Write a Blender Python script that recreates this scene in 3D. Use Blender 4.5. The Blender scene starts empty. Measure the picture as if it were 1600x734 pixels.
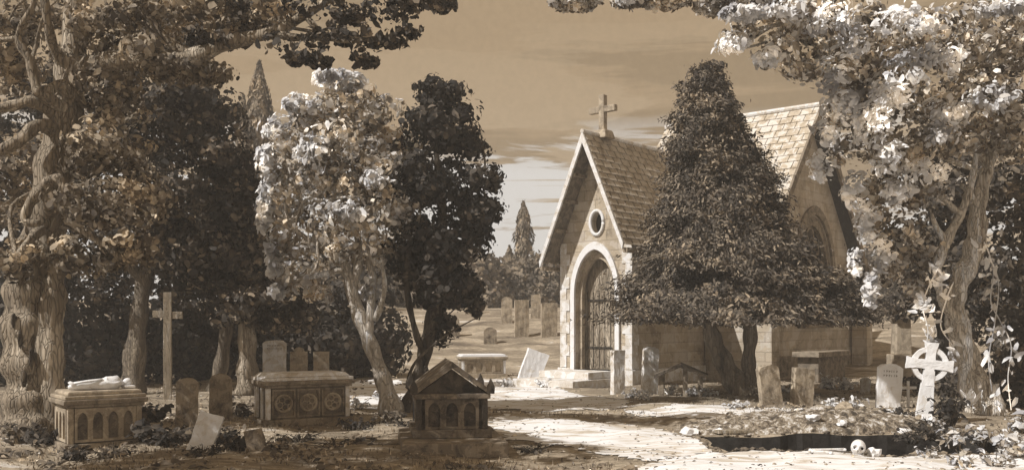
import bpy, bmesh, math, random
import numpy as np
from mathutils import Vector, Matrix, Euler, noise as mnoise
from mathutils.geometry import tessellate_polygon

random.seed(7)
RNG = np.random.default_rng(11)
SC = bpy.context.scene
COL = SC.collection
R = math.radians
F = 1500.0
H = 2.0

# ---------------------------------------------------------------- camera
cam_d = bpy.data.cameras.new('camera')
cam = bpy.data.objects.new('camera', cam_d)
COL.objects.link(cam)
cam.location = (0, 0, H)
cam.rotation_euler = (R(90), 0, 0)
cam_d.sensor_width = 36
cam_d.lens = F / 1600 * 36
cam_d.shift_y = 133.0 / 1600
cam_d.clip_end = 3000
SC.camera = cam


def P(px, py, Z):
    return Vector(((px - 800) / F * Z, Z, H + (500 - py) / F * Z))


def hh(x, y):
    x = np.asarray(x, float); y = np.asarray(y, float)
    z = 0.035 * np.sin(x * 0.9 + 1.3) * np.cos(y * 0.7) + 0.025 * np.sin(x * 2.1 + y * 1.7) + 0.015 * np.sin(x * 4.3 - y * 3.1)
    z = z + 0.012 * np.sin(x * 7.7 + 2 * np.sin(y * 3)) * np.cos(y * 6.1)
    # low grave mounds on the right
    for cx, cy, rx, ry, a in ((3.9, 18.6, 1.5, .75, .20), (6.6, 19.6, 1.5, .8, .17), (-.2, 20.0, 2.2, .6, .06), (9, 20.5, 1.6, 1, .12)):
        z = z + a * np.exp(-((x - cx) / rx) ** 2 - ((y - cy) / ry) ** 2)
    # the graveyard climbs behind the chapel
    t = np.clip((y - 35) / 14, 0, 1); t = t * t * (3 - 2 * t)
    z = z + t * 2.6 + 0.012 * np.clip(y - 49, 0, 200)
    t2 = np.clip((y - 30) / 10, 0, 1) * np.clip((-6 - x) / 6, 0, 1)
    z = z + t2 * .4
    return z


def hz(x, y):
    return float(hh(x, y))


def G(px, py):
    """ground point under a pixel"""
    Z = F * H / (py - 500.0)
    return Vector(((px - 800) / F * Z, Z, hz((px - 800) / F * Z, Z)))


# ---------------------------------------------------------------- tags
def tag(o, label=None, cat=None, group=None, kind=None):
    if label: o['label'] = label
    if cat: o['category'] = cat
    if group: o['group'] = group
    if kind: o['kind'] = kind
    return o


def empty(name, loc, rz=0, label=None, cat=None, group=None):
    o = bpy.data.objects.new(name, None)
    COL.objects.link(o)
    o.location = loc
    o.rotation_euler = (0, 0, rz)
    return tag(o, label, cat, group)


# ---------------------------------------------------------------- materials
STOPS = [(0.00, (0.010, 0.009, 0.009)), (0.04, (0.041, 0.038, 0.036)), (0.10, (0.118, 0.099, 0.081)), (0.22, (0.262, 0.218, 0.168)),
         (0.40, (0.47, 0.398, 0.305)), (0.62, (0.66, 0.62, 0.57)), (0.85, (0.84, 0.85, 0.88))]


def tone(v):
    for (a, ca), (b, cb) in zip(STOPS, STOPS[1:]):
        if v <= b:
            f = (v - a) / (b - a)
            return tuple(ca[i] + (cb[i] - ca[i]) * f for i in range(3)) + (1,)
    return STOPS[-1][1] + (1,)


class NT:
    def __init__(s, name):
        s.m = bpy.data.materials.new(name); s.m.use_nodes = True
        s.t = s.m.node_tree; s.n = s.t.nodes; s.l = s.t.links
        s.b = s.n['Principled BSDF']

    def new(s, typ, **kw):
        n = s.n.new(typ)
        for k, v in kw.items(): setattr(n, k, v)
        return n

    def ramp(s, fac, stops, interp='LINEAR'):
        r = s.new('ShaderNodeValToRGB')
        r.color_ramp.interpolation = interp
        e = r.color_ramp.elements
        e[0].position, e[0].color = stops[0]
        e[1].position, e[1].color = stops[-1]
        for p, c in stops[1:-1]:
            k = e.new(p); k.color = c
        s.l.new(fac, r.inputs[0])
        return r.outputs[0]

    def noise(s, vec, scale, detail=4, rough=.55, dist=0.0):
        n = s.new('ShaderNodeTexNoise')
        n.inputs['Scale'].default_value = scale; n.inputs['Detail'].default_value = detail
        n.inputs['Roughness'].default_value = rough; n.inputs['Distortion'].default_value = dist
        s.l.new(vec, n.inputs['Vector'])
        return n.outputs[0]

    def coords(s, scale=(1, 1, 1), kind='Object'):
        c = s.new('ShaderNodeTexCoord'); m = s.new('ShaderNodeMapping')
        m.inputs['Scale'].default_value = scale
        s.l.new(c.outputs[kind], m.inputs[0])
        return m.outputs[0]

    def mix(s, f, a, b, mode='MIX'):
        m = s.new('ShaderNodeMix', data_type='RGBA', blend_type=mode)
        if isinstance(f, (int, float)): m.inputs[0].default_value = f
        else: s.l.new(f, m.inputs[0])
        for i, v in ((6, a), (7, b)):
            if isinstance(v, tuple): m.inputs[i].default_value = v
            else: s.l.new(v, m.inputs[i])
        return m.outputs[2]

    def bump(s, h, strength, dist=.02):
        b = s.new('ShaderNodeBump')
        b.inputs['Strength'].default_value = strength; b.inputs['Distance'].default_value = dist
        s.l.new(h, b.inputs['Height']); s.l.new(b.outputs[0], s.b.inputs['Normal'])

    def out(s, col, rough=.85, spec=.15):
        s.l.new(col, s.b.inputs['Base Color'])
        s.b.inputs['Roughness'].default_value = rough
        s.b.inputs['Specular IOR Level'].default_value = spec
        return s.m


def g3(a, b, c, p=(.38, .5, .62)):
    return [(p[0], tone(a)), (p[0] + .035, tone(b)), (p[1], tone(b)), (p[1] + .04, tone(c)), (p[2] + .1, tone(c))]


def stone(name, a, b, c, scale=3.0, stain=.5, seed=0.0, brick=None):
    """weathered stone: washes of three tones with soft-edged pools, grain and lichen"""
    k = NT(name)
    v = k.coords()
    col = k.ramp(k.noise(v, scale, 5, .6, .6), g3(a, b, c))
    st = k.ramp(k.noise(k.coords((1.6, 1.6, .5)), scale * 1.7, 6, .65, .3), [(.52, (0, 0, 0, 1)), (.66, (1, 1, 1, 1))])
    sf = k.new('ShaderNodeMath', operation='MULTIPLY'); sf.inputs[1].default_value = stain
    k.l.new(st, sf.inputs[0])
    col = k.mix(sf.outputs[0], col, tone(a * .55))
    li = k.ramp(k.noise(v, 13, 5, .75, .4), [(.60, (0, 0, 0, 1)), (.64, (.55, .55, .55, 1))])
    col = k.mix(li, col, tone(min(.8, c * 1.5)))
    gr = k.noise(v, 55, 3, .7)
    col = k.mix(.35, col, k.ramp(gr, [(.3, (.35, .35, .35, 1)), (.7, (.65, .65, .65, 1))]), 'OVERLAY')
    hgt = k.noise(v, 22, 6, .7)
    if brick:
        tc = k.new('ShaderNodeTexCoord'); sx = k.new('ShaderNodeSeparateXYZ'); k.l.new(tc.outputs['Object'], sx.inputs[0])
        ad = k.new('ShaderNodeMath', operation='ADD'); k.l.new(sx.outputs[0], ad.inputs[0]); k.l.new(sx.outputs[1], ad.inputs[1])
        cb = k.new('ShaderNodeCombineXYZ'); k.l.new(ad.outputs[0], cb.inputs[0]); k.l.new(sx.outputs[2], cb.inputs[1])
        bt = k.new('ShaderNodeTexBrick')
        k.l.new(cb.outputs[0], bt.inputs['Vector'])
        bt.inputs['Scale'].default_value = 1
        bt.inputs['Brick Width'].default_value = brick[0]; bt.inputs['Row Height'].default_value = brick[1]
        bt.inputs['Mortar Size'].default_value = .016; bt.inputs['Mortar Smooth'].default_value = .4
        bt.inputs['Color1'].default_value = (.62, .62, .62, 1); bt.inputs['Color2'].default_value = (.40, .40, .40, 1)
        bt.inputs['Mortar'].default_value = (.27, .27, .27, 1)
        col = k.mix(.5, col, bt.outputs[0], 'OVERLAY')
        hm = k.mix(.5, hgt, bt.outputs['Fac'], 'SUBTRACT')
        k.bump(hm, .7, .03)
    else:
        k.bump(hgt, .6, .02)
    return k.out(col, .88)


def leafmat(name, tones, trans=.0, rough=.75, clump=1.5):
    """every leaf its own tint"""
    k = NT(name)
    g = k.new('ShaderNodeNewGeometry')
    n = len(tones)
    stops = [(i / n, tone(t)) for i, t in enumerate(tones)]
    r = k.ramp(g.outputs['Random Per Island'], stops, 'CONSTANT')
    v = k.coords()
    w = k.ramp(k.noise(v, 9, 4, .6, .5), [(.40, (.36, .36, .36, 1)), (.60, (.62, .62, .62, 1))])
    col = k.mix(.5, r, w, 'OVERLAY')
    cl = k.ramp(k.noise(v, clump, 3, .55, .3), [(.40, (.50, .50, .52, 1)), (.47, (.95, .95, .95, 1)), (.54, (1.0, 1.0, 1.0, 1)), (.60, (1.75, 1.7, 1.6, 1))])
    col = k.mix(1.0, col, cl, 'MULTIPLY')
    m = k.out(col, rough, .12)
    if trans:
        tr = k.new('ShaderNodeBsdfTranslucent'); mx = k.new('ShaderNodeMixShader')
        k.l.new(col, tr.inputs[0]); mx.inputs[0].default_value = trans
        k.l.new(k.b.outputs[0], mx.inputs[1]); k.l.new(tr.outputs[0], mx.inputs[2])
        k.l.new(mx.outputs[0], k.n['Material Output'].inputs[0])
    return m


def bark(name, a, b, c, sc=5.0):
    k = NT(name)
    v = k.coords((1, 1, .16))
    n1 = k.noise(v, sc, 5, .65, .9)
    col = k.ramp(n1, [(.34, tone(a)), (.42, tone(b)), (.54, tone(b)), (.60, tone(c)), (.8, tone(c))])
    n2 = k.noise(k.coords((1, 1, .1)), sc * 4, 4, .7, .4)
    col = k.mix(.5, col, k.ramp(n2, [(.35, (.22, .22, .22, 1)), (.6, (.62, .62, .62, 1))]), 'OVERLAY')
    vo = k.new('ShaderNodeTexVoronoi', feature='DISTANCE_TO_EDGE'); vo.inputs['Scale'].default_value = sc * 7
    wv = k.new('ShaderNodeMix', data_type='VECTOR'); wv.inputs[0].default_value = .16
    nz = k.new('ShaderNodeTexNoise'); nz.inputs['Scale'].default_value = 6.0; k.l.new(v, nz.inputs[0])
    vv = k.coords((1, 1, .22)); k.l.new(vv, wv.inputs[4]); k.l.new(nz.outputs[1], wv.inputs[5]); k.l.new(wv.outputs[1], vo.inputs['Vector'])
    cr = k.ramp(vo.outputs['Distance'], [(0, (.22, .22, .22, 1)), (.10, (1, 1, 1, 1))])
    col = k.mix(.24, col, cr, 'MULTIPLY')
    k.bump(k.mix(.5, k.mix(.5, n1, n2), cr), 1.0, .07)
    return k.out(col, .9)


M = {}
M['stone_dark'] = stone('stone_dark', .08, .14, .21, 4.0, .5)
M['stone_brown'] = stone('stone_brown', .11, .19, .28, 4.0, .45)
M['stone_sooty'] = stone('stone_sooty', .035, .065, .105, 4.0, .4)
M['stone_tan'] = stone('stone_tan', .19, .29, .40, 3.5, .35)
M['stone_pale'] = stone('stone_pale', .45, .62, .78, 3.5, .25)
M['stone_white'] = stone('stone_white', .68, .82, .85, 3.0, .15)
M['wall'] = stone('wall_stone', .28, .40, .50, 1.3, .25, brick=(.85, .32))
M['wall_dark'] = stone('wall_dark_stone', .30, .42, .52, 1.3, .3, brick=(.85, .32))
M['slate'] = stone('slate', .27, .38, .48, 2.0, .3)
M['slate_pale'] = stone('slate_pale', .30, .42, .62, 2.4, .3)
M['bone'] = stone('bone', .55, .75, .85, 9.0, .2)
M['wood_dark'] = bark('wood_dark', .03, .06, .10, 9)
M['wood_white'] = stone('painted_wood', .55, .72, .82, 5.0, .3)
M['wood_post'] = bark('wood_post', .20, .40, .58, 8)
M['bark_old'] = bark('bark_old', .09, .24, .44, 2.2)
M['bark_mid'] = bark('bark_mid', .07, .18, .32, 4)
M['bark_pale'] = bark('bark_pale', .22, .56, .84, 3.4)
M['bark_dark'] = bark('bark_dark', .04, .09, .17, 4)
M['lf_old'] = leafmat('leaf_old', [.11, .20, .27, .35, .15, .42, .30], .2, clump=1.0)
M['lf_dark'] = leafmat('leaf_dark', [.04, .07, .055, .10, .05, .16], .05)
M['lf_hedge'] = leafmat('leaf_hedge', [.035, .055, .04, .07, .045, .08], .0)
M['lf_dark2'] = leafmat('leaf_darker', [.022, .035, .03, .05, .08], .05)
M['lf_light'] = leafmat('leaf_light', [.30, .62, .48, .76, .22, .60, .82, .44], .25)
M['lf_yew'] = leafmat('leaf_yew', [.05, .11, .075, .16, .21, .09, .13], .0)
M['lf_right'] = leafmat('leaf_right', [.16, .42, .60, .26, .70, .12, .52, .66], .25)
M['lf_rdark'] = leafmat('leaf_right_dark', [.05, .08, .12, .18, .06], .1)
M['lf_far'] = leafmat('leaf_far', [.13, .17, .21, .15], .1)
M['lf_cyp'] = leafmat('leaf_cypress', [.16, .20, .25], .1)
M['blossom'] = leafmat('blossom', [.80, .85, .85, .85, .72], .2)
M['weed'] = leafmat('weed_dark', [.035, .055, .08, .045, .12], .1)
M['weed_mid'] = leafmat('weed_mid', [.08, .16, .24, .12], .1)
M['weed_pale'] = leafmat('weed_pale', [.7, .85, .5, .8, .85, .35], .2)
M['grass'] = leafmat('grass_blades', [.10, .2, .3, .14, .4, .25], .1)
M['fallen'] = leafmat('leaf_fallen', [.10, .25, .40, .16, .6, .3], .0)
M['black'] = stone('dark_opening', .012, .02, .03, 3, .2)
M['incised'] = stone('incised', .05, .07, .10, 8, .1)


def ground_mat():
    k = NT('ground_earth')
    v = k.coords((.42, 1.25, 1))
    base = k.ramp(k.noise(v, 1.0, 7, .62, .8), [(.36, tone(.15)), (.42, tone(.25)), (.50, tone(.28)), (.54, tone(.40)), (.62, tone(.43)), (.66, tone(.66))])
    f = k.noise(k.coords((1, 2.2, 1)), 6, 6, .7, .5)
    col = k.mix(.6, base, k.ramp(f, [(.36, (.28, .28, .28, 1)), (.62, (.66, .66, .66, 1))]), 'OVERLAY')
    d = k.noise(k.coords(), 40, 3, .7)
    col = k.mix(.4, col, k.ramp(d, [(.35, (.3, .3, .3, 1)), (.65, (.68, .68, .68, 1))]), 'OVERLAY')
    k.bump(k.mix(.5, f, d), 1.0, .06)
    return k.out(col, .95, .05)


def path_mat():
    k = NT('path_chalk')
    v = k.coords((.45, 1.6, 1))
    base = k.ramp(k.noise(v, 1.5, 8, .68, 1.0), [(.30, tone(.36)), (.41, tone(.50)), (.48, tone(.72)), (.53, tone(.84)), (.63, tone(.84)), (.71, tone(.56))])
    f = k.noise(k.coords((1, 2.5, 1)), 16, 5, .75, .3)
    col = k.mix(.3, base, k.ramp(f, [(.35, (.40, .40, .40, 1)), (.65, (.60, .60, .60, 1))]), 'OVERLAY')
    k.bump(f, .45, .02)
    return k.out(col, .95, .05)


M['ground'] = ground_mat()
M['path'] = path_mat()
M['earth'] = stone('dug_earth', .06, .13, .26, 4, .6)
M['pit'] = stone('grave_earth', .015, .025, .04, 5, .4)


# ---------------------------------------------------------------- mesh builder
class MB:
    def __init__(s):
        s.v = []; s.f = []; s.M = Matrix.Identity(4)

    def add(s, vs, fs):
        o = len(s.v)
        s.v += [tuple(s.M @ Vector(p)) for p in vs]
        s.f += [tuple(i + o for i in f) for f in fs]
        return s

    def box(s, x0, x1, y0, y1, z0, z1, bev=0.0, taper=0.0):
        b = bmesh.new()
        bmesh.ops.create_cube(b, size=1)
        for v in b.verts:
            v.co = Vector(((x0 + x1) / 2 + v.co.x * (x1 - x0) * (1 - (taper if v.co.z > 0 else 0)),
                           (y0 + y1) / 2 + v.co.y * (y1 - y0) * (1 - (taper if v.co.z > 0 else 0)), (z0 + z1) / 2 + v.co.z * (z1 - z0)))
        if bev: bmesh.ops.bevel(b, geom=list(b.edges), offset=bev, segments=2, profile=.6, affect='EDGES')
        return s.bm(b)

    def bm(s, b):
        b.verts.index_update()
        s.add([v.co.copy() for v in b.verts], [[v.index for v in f.verts] for f in b.faces])
        b.free()
        return s

    def prism(s, pts, y0, y1, holes=()):
        """outline in x,z extruded along y, optional holes"""
        loops = [list(pts)] + [list(h) for h in holes]
        tri = tessellate_polygon([[Vector((p[0], p[1], 0)) for p in L] for L in loops])
        flat = [p for L in loops for p in L]
        n = len(flat)
        vs = [(p[0], y0, p[1]) for p in flat] + [(p[0], y1, p[1]) for p in flat]
        fs = [tuple(t) for t in tri] + [tuple(i + n for i in reversed(t)) for t in tri]
        o = 0
        for L in loops:
            m = len(L)
            for i in range(m):
                j = (i + 1) % m
                fs.append((o + i, o + j, n + o + j, n + o + i))
            o += m
        return s.add(vs, fs)

    def tube(s, pts, rad, seg=8, flute=0.0, seed=0, cap=True):
        pts = [Vector(p) for p in pts]
        if not isinstance(rad, (list, tuple)): rad = [rad] * len(pts)
        vs = []; prev = None
        for i, p in enumerate(pts):
            d = (pts[min(i + 1, len(pts) - 1)] - pts[max(i - 1, 0)]).normalized()
            if prev is None:
                a = Vector((1, 0, 0)) if abs(d.x) < .8 else Vector((0, 0, 1))
                u = d.cross(a).normalized()
            else:
                u = (prev - d * prev.dot(d)).normalized()
            prev = u; w = d.cross(u)
            for k in range(seg):
                t = 2 * math.pi * k / seg
                rr = rad[i] * (1 + flute * (math.sin(3 * t + seed) * .6 + math.sin(5 * t + seed * 2.3 + i * .25) * .5 + math.sin(8 * t + i * .4) * .25))
                vs.append(p + (u * math.cos(t) + w * math.sin(t)) * rr)
        fs = []
        for i in range(len(pts) - 1):
            for k in range(seg):
                k2 = (k + 1) % seg
                fs.append((i * seg + k, i * seg + k2, (i + 1) * seg + k2, (i + 1) * seg + k))
        if cap:
            fs.append(tuple(range(seg - 1, -1, -1)))
            fs.append(tuple((len(pts) - 1) * seg + k for k in range(seg)))
        return s.add(vs, fs)

    def blob(s, c, r, sub=2, rough=.15, seed=0):
        b = bmesh.new(); bmesh.ops.create_icosphere(b, subdivisions=sub, radius=1)
        if not isinstance(r, (tuple, list)): r = (r, r, r)
        for v in b.verts:
            n = 1 + rough * 2 * mnoise.noise(v.co * 1.7 + Vector((seed, seed * .7, 3)))
            v.co = Vector((c[0] + v.co.x * r[0] * n, c[1] + v.co.y * r[1] * n, c[2] + v.co.z * r[2] * n))
        return s.bm(b)

    def build(s, name, mat, parent=None, rough=0.0, smooth=False, sub=0, seed=0):
        me = bpy.data.meshes.new(name)
        me.from_pydata(s.v, [], s.f)
        b = bmesh.new(); b.from_mesh(me)
        bmesh.ops.recalc_face_normals(b, faces=b.faces)
        if sub:
            bmesh.ops.triangulate(b, faces=[f for f in b.faces if len(f.verts) > 4])
            for _ in range(sub):
                ed = [e for e in b.edges if e.calc_length() > .09]
                if not ed: break
                bmesh.ops.subdivide_edges(b, edges=ed, cuts=1, use_grid_fill=True)
        if rough:
            for v in b.verts:
                q = v.co * 6 + Vector((seed * 3.1, seed, 0))
                v.co += mnoise.noise_vector(q) * rough + mnoise.noise_vector(q * 3) * rough * .5
        if smooth:
            for f in b.faces: f.smooth = True
        b.to_mesh(me); b.free()
        me.materials.append(M[mat] if isinstance(mat, str) else mat)
        o = bpy.data.objects.new(name, me); COL.objects.link(o)
        if parent: o.parent = parent
        return o


# ---------------------------------------------------------------- leaves (many small irregular faces)
def leaves(name, C, N, S, mat, parent=None, aspect=.75, curl=.25, nv=7, T=None, jit=.35):
    C = np.asarray(C, float); N = np.asarray(N, float); S = np.asarray(S, float)
    n = len(C)
    if parent is not None:
        C = C - np.array(parent.location)
    N = N / (np.linalg.norm(N, axis=1, keepdims=True) + 1e-9)
    if T is None: T = RNG.normal(size=(n, 3))
    U = np.cross(N, T); U /= (np.linalg.norm(U, axis=1, keepdims=True) + 1e-9)
    W = np.cross(U, N)
    ang = np.linspace(0, 2 * np.pi, nv, endpoint=False)
    rr = 1 - jit + 2 * jit * RNG.random((n, nv))
    if nv >= 7: rr[:, 0] *= 1.25; rr[:, 2] *= .8
    a = np.cos(ang)[None] * rr; b = np.sin(ang)[None] * rr * aspect
    h = -curl * (a * a + b * b) * (1 + .6 * RNG.normal(size=(n, nv)) * .4)
    V = C[:, None] + S[:, None, None] * .5 * (W[:, None] * a[..., None] + U[:, None] * b[..., None] + N[:, None] * h[..., None])
    me = bpy.data.meshes.new(name)
    me.vertices.add(n * nv); me.vertices.foreach_set('co', V.reshape(-1))
    me.loops.add(n * nv); me.loops.foreach_set('vertex_index', np.arange(n * nv, dtype=np.int32))
    me.polygons.add(n); me.polygons.foreach_set('loop_start', np.arange(0, n * nv, nv, dtype=np.int32))
    me.update(calc_edges=True)
    me.materials.append(M[mat])
    o = bpy.data.objects.new(name, me); COL.objects.link(o)
    if parent is not None: o.parent = parent
    return o


def crown_pts(ells, per=1.0, puff=.42, leaf=.16, fill=.35, up=.0, dens=1.0, k=.58):
    leaf = leaf * k
    """ells: (px, py, Z, rx_px, ry_px [, rz metres]); leaves sit on puffs that sit in the ellipsoids"""
    Cs, Ns, Ss = [], [], []
    for e in ells:
        px, py, Z, rx, ry = e[:5]
        c = np.array(P(px, py, Z)); rx = rx * Z / F; ry = ry * Z / F
        rz = e[5] if len(e) > 5 else max(rx, ry) * .8
        pf = min(puff, min(rx, ry) * .7)
        rx = max(rx - pf * .32, rx * .6); ry = max(ry - pf * .32, ry * .6)
        rad = np.array([rx, rz, ry])
        area = rx * ry + rx * rz + ry * rz
        npf = max(5, int(area * 2.6 / (pf * pf) * per))
        d = RNG.normal(size=(npf, 3)); d /= np.linalg.norm(d, axis=1, keepdims=True)
        r = np.where(RNG.random(npf) < fill, RNG.random(npf) ** .5, .82 + .18 * RNG.random(npf))
        pc = c + d * rad * r[:, None]
        pr = pf * (.55 + .75 * RNG.random(npf))
        nl = int(20 * dens * (pf / leaf) ** 2 / 4)
        nl = max(8, nl)
        dd = RNG.normal(size=(npf, nl, 3)); dd /= np.linalg.norm(dd, axis=2, keepdims=True)
        rr = pr[:, None] * (.6 + .5 * RNG.random((npf, nl)))
        fl = np.array([1, 1, .7])
        pos = pc[:, None] + dd * rr[..., None] * fl
        nor = dd + .45 * RNG.normal(size=dd.shape) + np.array([0, 0, up]) + .35 * d[:, None]
        Cs.append(pos.reshape(-1, 3)); Ns.append(nor.reshape(-1, 3))
        Ss.append(leaf * (.45 + 1.3 * RNG.random(npf * nl) ** 2))
    return np.concatenate(Cs), np.concatenate(Ns), np.concatenate(Ss)


def smooth_path(pts, n=6):
    """Catmull-Rom through points with radius in the last slot"""
    out = []
    for i in range(len(pts) - 1):
        p0 = pts[max(i - 1, 0)]; p1 = pts[i]; p2 = pts[i + 1]; p3 = pts[min(i + 2, len(pts) - 1)]
        for k in range(n):
            t = k / n
            out.append(tuple(.5 * ((2 * b) + (-a + c) * t + (2 * a - 5 * b + 4 * c - d) * t * t + (-a + 3 * b - 3 * c + d) * t ** 3) for a, b, c, d in zip(p0, p1, p2, p3)))
    out.append(tuple(pts[-1]))
    return out


def limb(mb, pxs, n=6, seg=12, flute=.12, seed=0, wob=.03):
    """pxs: (px, py, Z, radius_px)"""
    q = []
    for px, py, Z, r in pxs:
        p = P(px, py, Z); q.append((p.x, p.y, p.z, r * Z / F))
    q = smooth_path(q, n)
    pts = []; rad = []
    for i, (x, y, z, r) in enumerate(q):
        w = mnoise.noise_vector(Vector((x, y, z)) * 1.3 + Vector((seed, 0, 0))) * wob * min(1, i / 3)
        pts.append(Vector((x, y, z)) + w); rad.append(max(.006, r * (1 + .12 * math.sin(i * 1.1 + seed))))
    mb.tube(pts, rad, seg, flute, seed)


def tree(name, base, label, limbs, barkm, ells, leafm, leaf=.16, puff=.42, group=None, cat='tree', per=1.0, dens=1.0, twigs=0, flute=.14, fill=.35, extra=None, aspect=.75, seg=12):
    root = empty(name, base, 0, label, cat, group)
    tb = MB(); tb.M = Matrix.Translation(-Vector(base))
    for i, l in enumerate(limbs):
        limb(tb, l, seed=i * 2.7 + base[0], flute=flute if i == 0 else flute * .6, seg=seg if i == 0 else 8)
    if twigs:
        for i in range(twigs):
            e = random.choice(ells); c = P(e[0], e[1], e[2])
            l = random.choice(limbs); s = l[-1] if random.random() < .6 else random.choice(l[len(l) // 2:])
            a = P(s[0], s[1], s[2])
            b = c + Vector((random.uniform(-1, 1) * e[3] * e[2] / F * .8, random.uniform(-.5, .5), random.uniform(-1, 1) * e[4] * e[2] / F * .8))
            if (b - a).length > 2.6: continue
            d_ = (b - a).length; jv = lambda: Vector((random.uniform(-.16, .16), random.uniform(-.16, .16), random.uniform(-.08, .2))) * d_
            q = smooth_path([(*a, .045), (*(a.lerp(b, .3) + jv()), .035), (*(a.lerp(b, .65) + jv()), .024), (*b, .010)], 5)
            tb.tube([x[:3] for x in q], [x[3] for x in q], 6)
    tb.build('trunk', barkm, root, smooth=True)
    if ells:
        C, N, S = crown_pts(ells, per, puff, leaf, dens=dens, fill=fill)
        leaves('crown', C, N, S, leafm, root, aspect=aspect)
    return root


# ================================================================ SETTING
def lines(fine0, fine1, step, lo, hi, extra=()):
    a = list(np.arange(fine0, fine1 + 1e-6, step))
    s = step; x = fine1
    while x < hi: s *= 1.35; x += s; a.append(min(x, hi))
    s = step; x = fine0
    while x > lo: s *= 1.35; x -= s; a.append(max(x, lo))
    a += list(extra)
    a = sorted(a)
    out = [a[0]]
    for t in a[1:]:
        if t in extra:
            if abs(out[-1] - t) < .05 and out[-1] not in extra: out[-1] = t
            else: out.append(t)
        elif t - out[-1] > .05: out.append(t)
    return np.array(out)


GX0, GX1, GY0, GY1 = 3.2, 7.9, 14.45, 16.75   # the open grave


def rim(x, y):
    n = mnoise.noise_vector(Vector((x * 3.1, y * 3.1, 5))) * .10 + mnoise.noise_vector(Vector((x * 9, y * 9, 5))) * .05
    return x + n.x, y + n.y


def make_ground():
    xs = lines(-16, 16, .16, -500, 500, (GX0, GX1)); ys = lines(9, 38, .16, -200, 900, (GY0, GY1))
    X, Y = np.meshgrid(xs, ys)
    Zz = hh(X, Y)
    nx, ny = len(xs), len(ys)
    for j in range(ny):
        for i in range(nx):
            if GX0 - 1e-6 <= xs[i] <= GX1 + 1e-6 and GY0 - 1e-6 <= ys[j] <= GY1 + 1e-6:
                X[j, i], Y[j, i] = rim(xs[i], ys[j]); Zz[j, i] = hz(xs[i], ys[j])
    V = np.stack([X, Y, Zz], -1).reshape(-1, 3)
    me = bpy.data.meshes.new('ground')
    fs = []
    for j in range(ny - 1):
        for i in range(nx - 1):
            if xs[i] >= GX0 - 1e-6 and xs[i + 1] <= GX1 + 1e-6 and ys[j] >= GY0 - 1e-6 and ys[j + 1] <= GY1 + 1e-6: continue
            a = j * nx + i
            fs.append((a, a + 1, a + nx + 1, a + nx))
    me.from_pydata(V.tolist(), [], fs)
    for p in me.polygons: p.use_smooth = True
    me.materials.append(M['ground'])
    o = bpy.data.objects.new('ground', me); COL.objects.link(o)
    tag(o, 'bare tan graveyard earth and worn turf', 'ground', kind='structure')
    # walls and bottom of the grave
    m = MB()
    xa = xs[(xs >= GX0 - 1e-6) & (xs <= GX1 + 1e-6)]; ya = ys[(ys >= GY0 - 1e-6) & (ys <= GY1 + 1e-6)]
    ring = [(x, GY0) for x in xa] + [(GX1, y) for y in ya[1:]] + [(x, GY1) for x in xa[::-1][1:]] + [(GX0, y) for y in ya[::-1][1:-1]]
    n = len(ring); rows = 7; vs = []
    for k in range(rows):
        for i, (x, y) in enumerate(ring):
            top = hz(x, y); z = top - 1.5 * k / (rows - 1)
            w = 0 if k == 0 else .06 * math.sin(i * 1.3 + k * 2) + .05
            cx, cy = (GX0 + GX1) / 2, (GY0 + GY1) / 2
            rx_, ry_ = rim(x, y)
            vs.append((rx_ + (cx - x) * w * .12, ry_ + (cy - y) * w * .2, z))
    fs = [(k * n + i, k * n + (i + 1) % n, (k + 1) * n + (i + 1) % n, (k + 1) * n + i) for k in range(rows - 1) for i in range(n)]
    fs.append(tuple((rows - 1) * n + i for i in range(n)))
    m.add(vs, fs)
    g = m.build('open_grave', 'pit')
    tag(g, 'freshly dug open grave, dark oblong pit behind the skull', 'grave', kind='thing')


make_ground()


def strip_sheet(name, outline, mat, lift, label):
    """sheet laid on the ground inside a pixel outline, with a ragged edge"""
    pts = [G(*p) for p in outline]
    poly = [(p.x, p.y) for p in pts]
    x0 = min(p[0] for p in poly); x1 = max(p[0] for p in poly); y0 = min(p[1] for p in poly); y1 = max(p[1] for p in poly)
    st = .1
    nx = int((x1 - x0) / st) + 2; ny = int((y1 - y0) / st) + 2

    def inside(x, y):
        x += .35 * mnoise.noise(Vector((x * 1.1, y * 1.1, 2))) + .15 * mnoise.noise(Vector((x * 4, y * 4, 2)))
        y += .30 * mnoise.noise(Vector((x * .8, y * 1.9, 7))) + .18 * mnoise.noise(Vector((x * 3, y * 5, 7)))
        c = False; j = len(poly) - 1
        for i in range(len(poly)):
            if (poly[i][1] > y) != (poly[j][1] > y) and x < (poly[j][0] - poly[i][0]) * (y - poly[i][1]) / (poly[j][1] - poly[i][1]) + poly[i][0]: c = not c
            j = i
        return c
    idx = {}; vs = []; fs = []

    def vid(i, j):
        if (i, j) not in idx:
            idx[(i, j)] = len(vs); x = x0 + i * st; y = y0 + j * st
            jx = .03 * math.sin(i * 3.7 + j * 1.9); jy = .03 * math.cos(i * 2.3 - j * 4.1)
            x += jx; y += jy
            vs.append((x, y, hz(x, y) + lift))
        return idx[(i, j)]
    for j in range(ny):
        for i in range(nx):
            cx = x0 + (i + .5) * st; cy = y0 + (j + .5) * st
            if GX0 - .12 < cx < GX1 + .12 and GY0 - .13 < cy < GY1 + .1: continue
            if inside(cx, cy): fs.append((vid(i, j), vid(i + 1, j), vid(i + 1, j + 1), vid(i, j + 1)))
    m = MB(); m.add(vs, fs)
    o = m.build(name, mat, smooth=True)
    tag(o, label, 'path', kind='structure')
    return o


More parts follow.
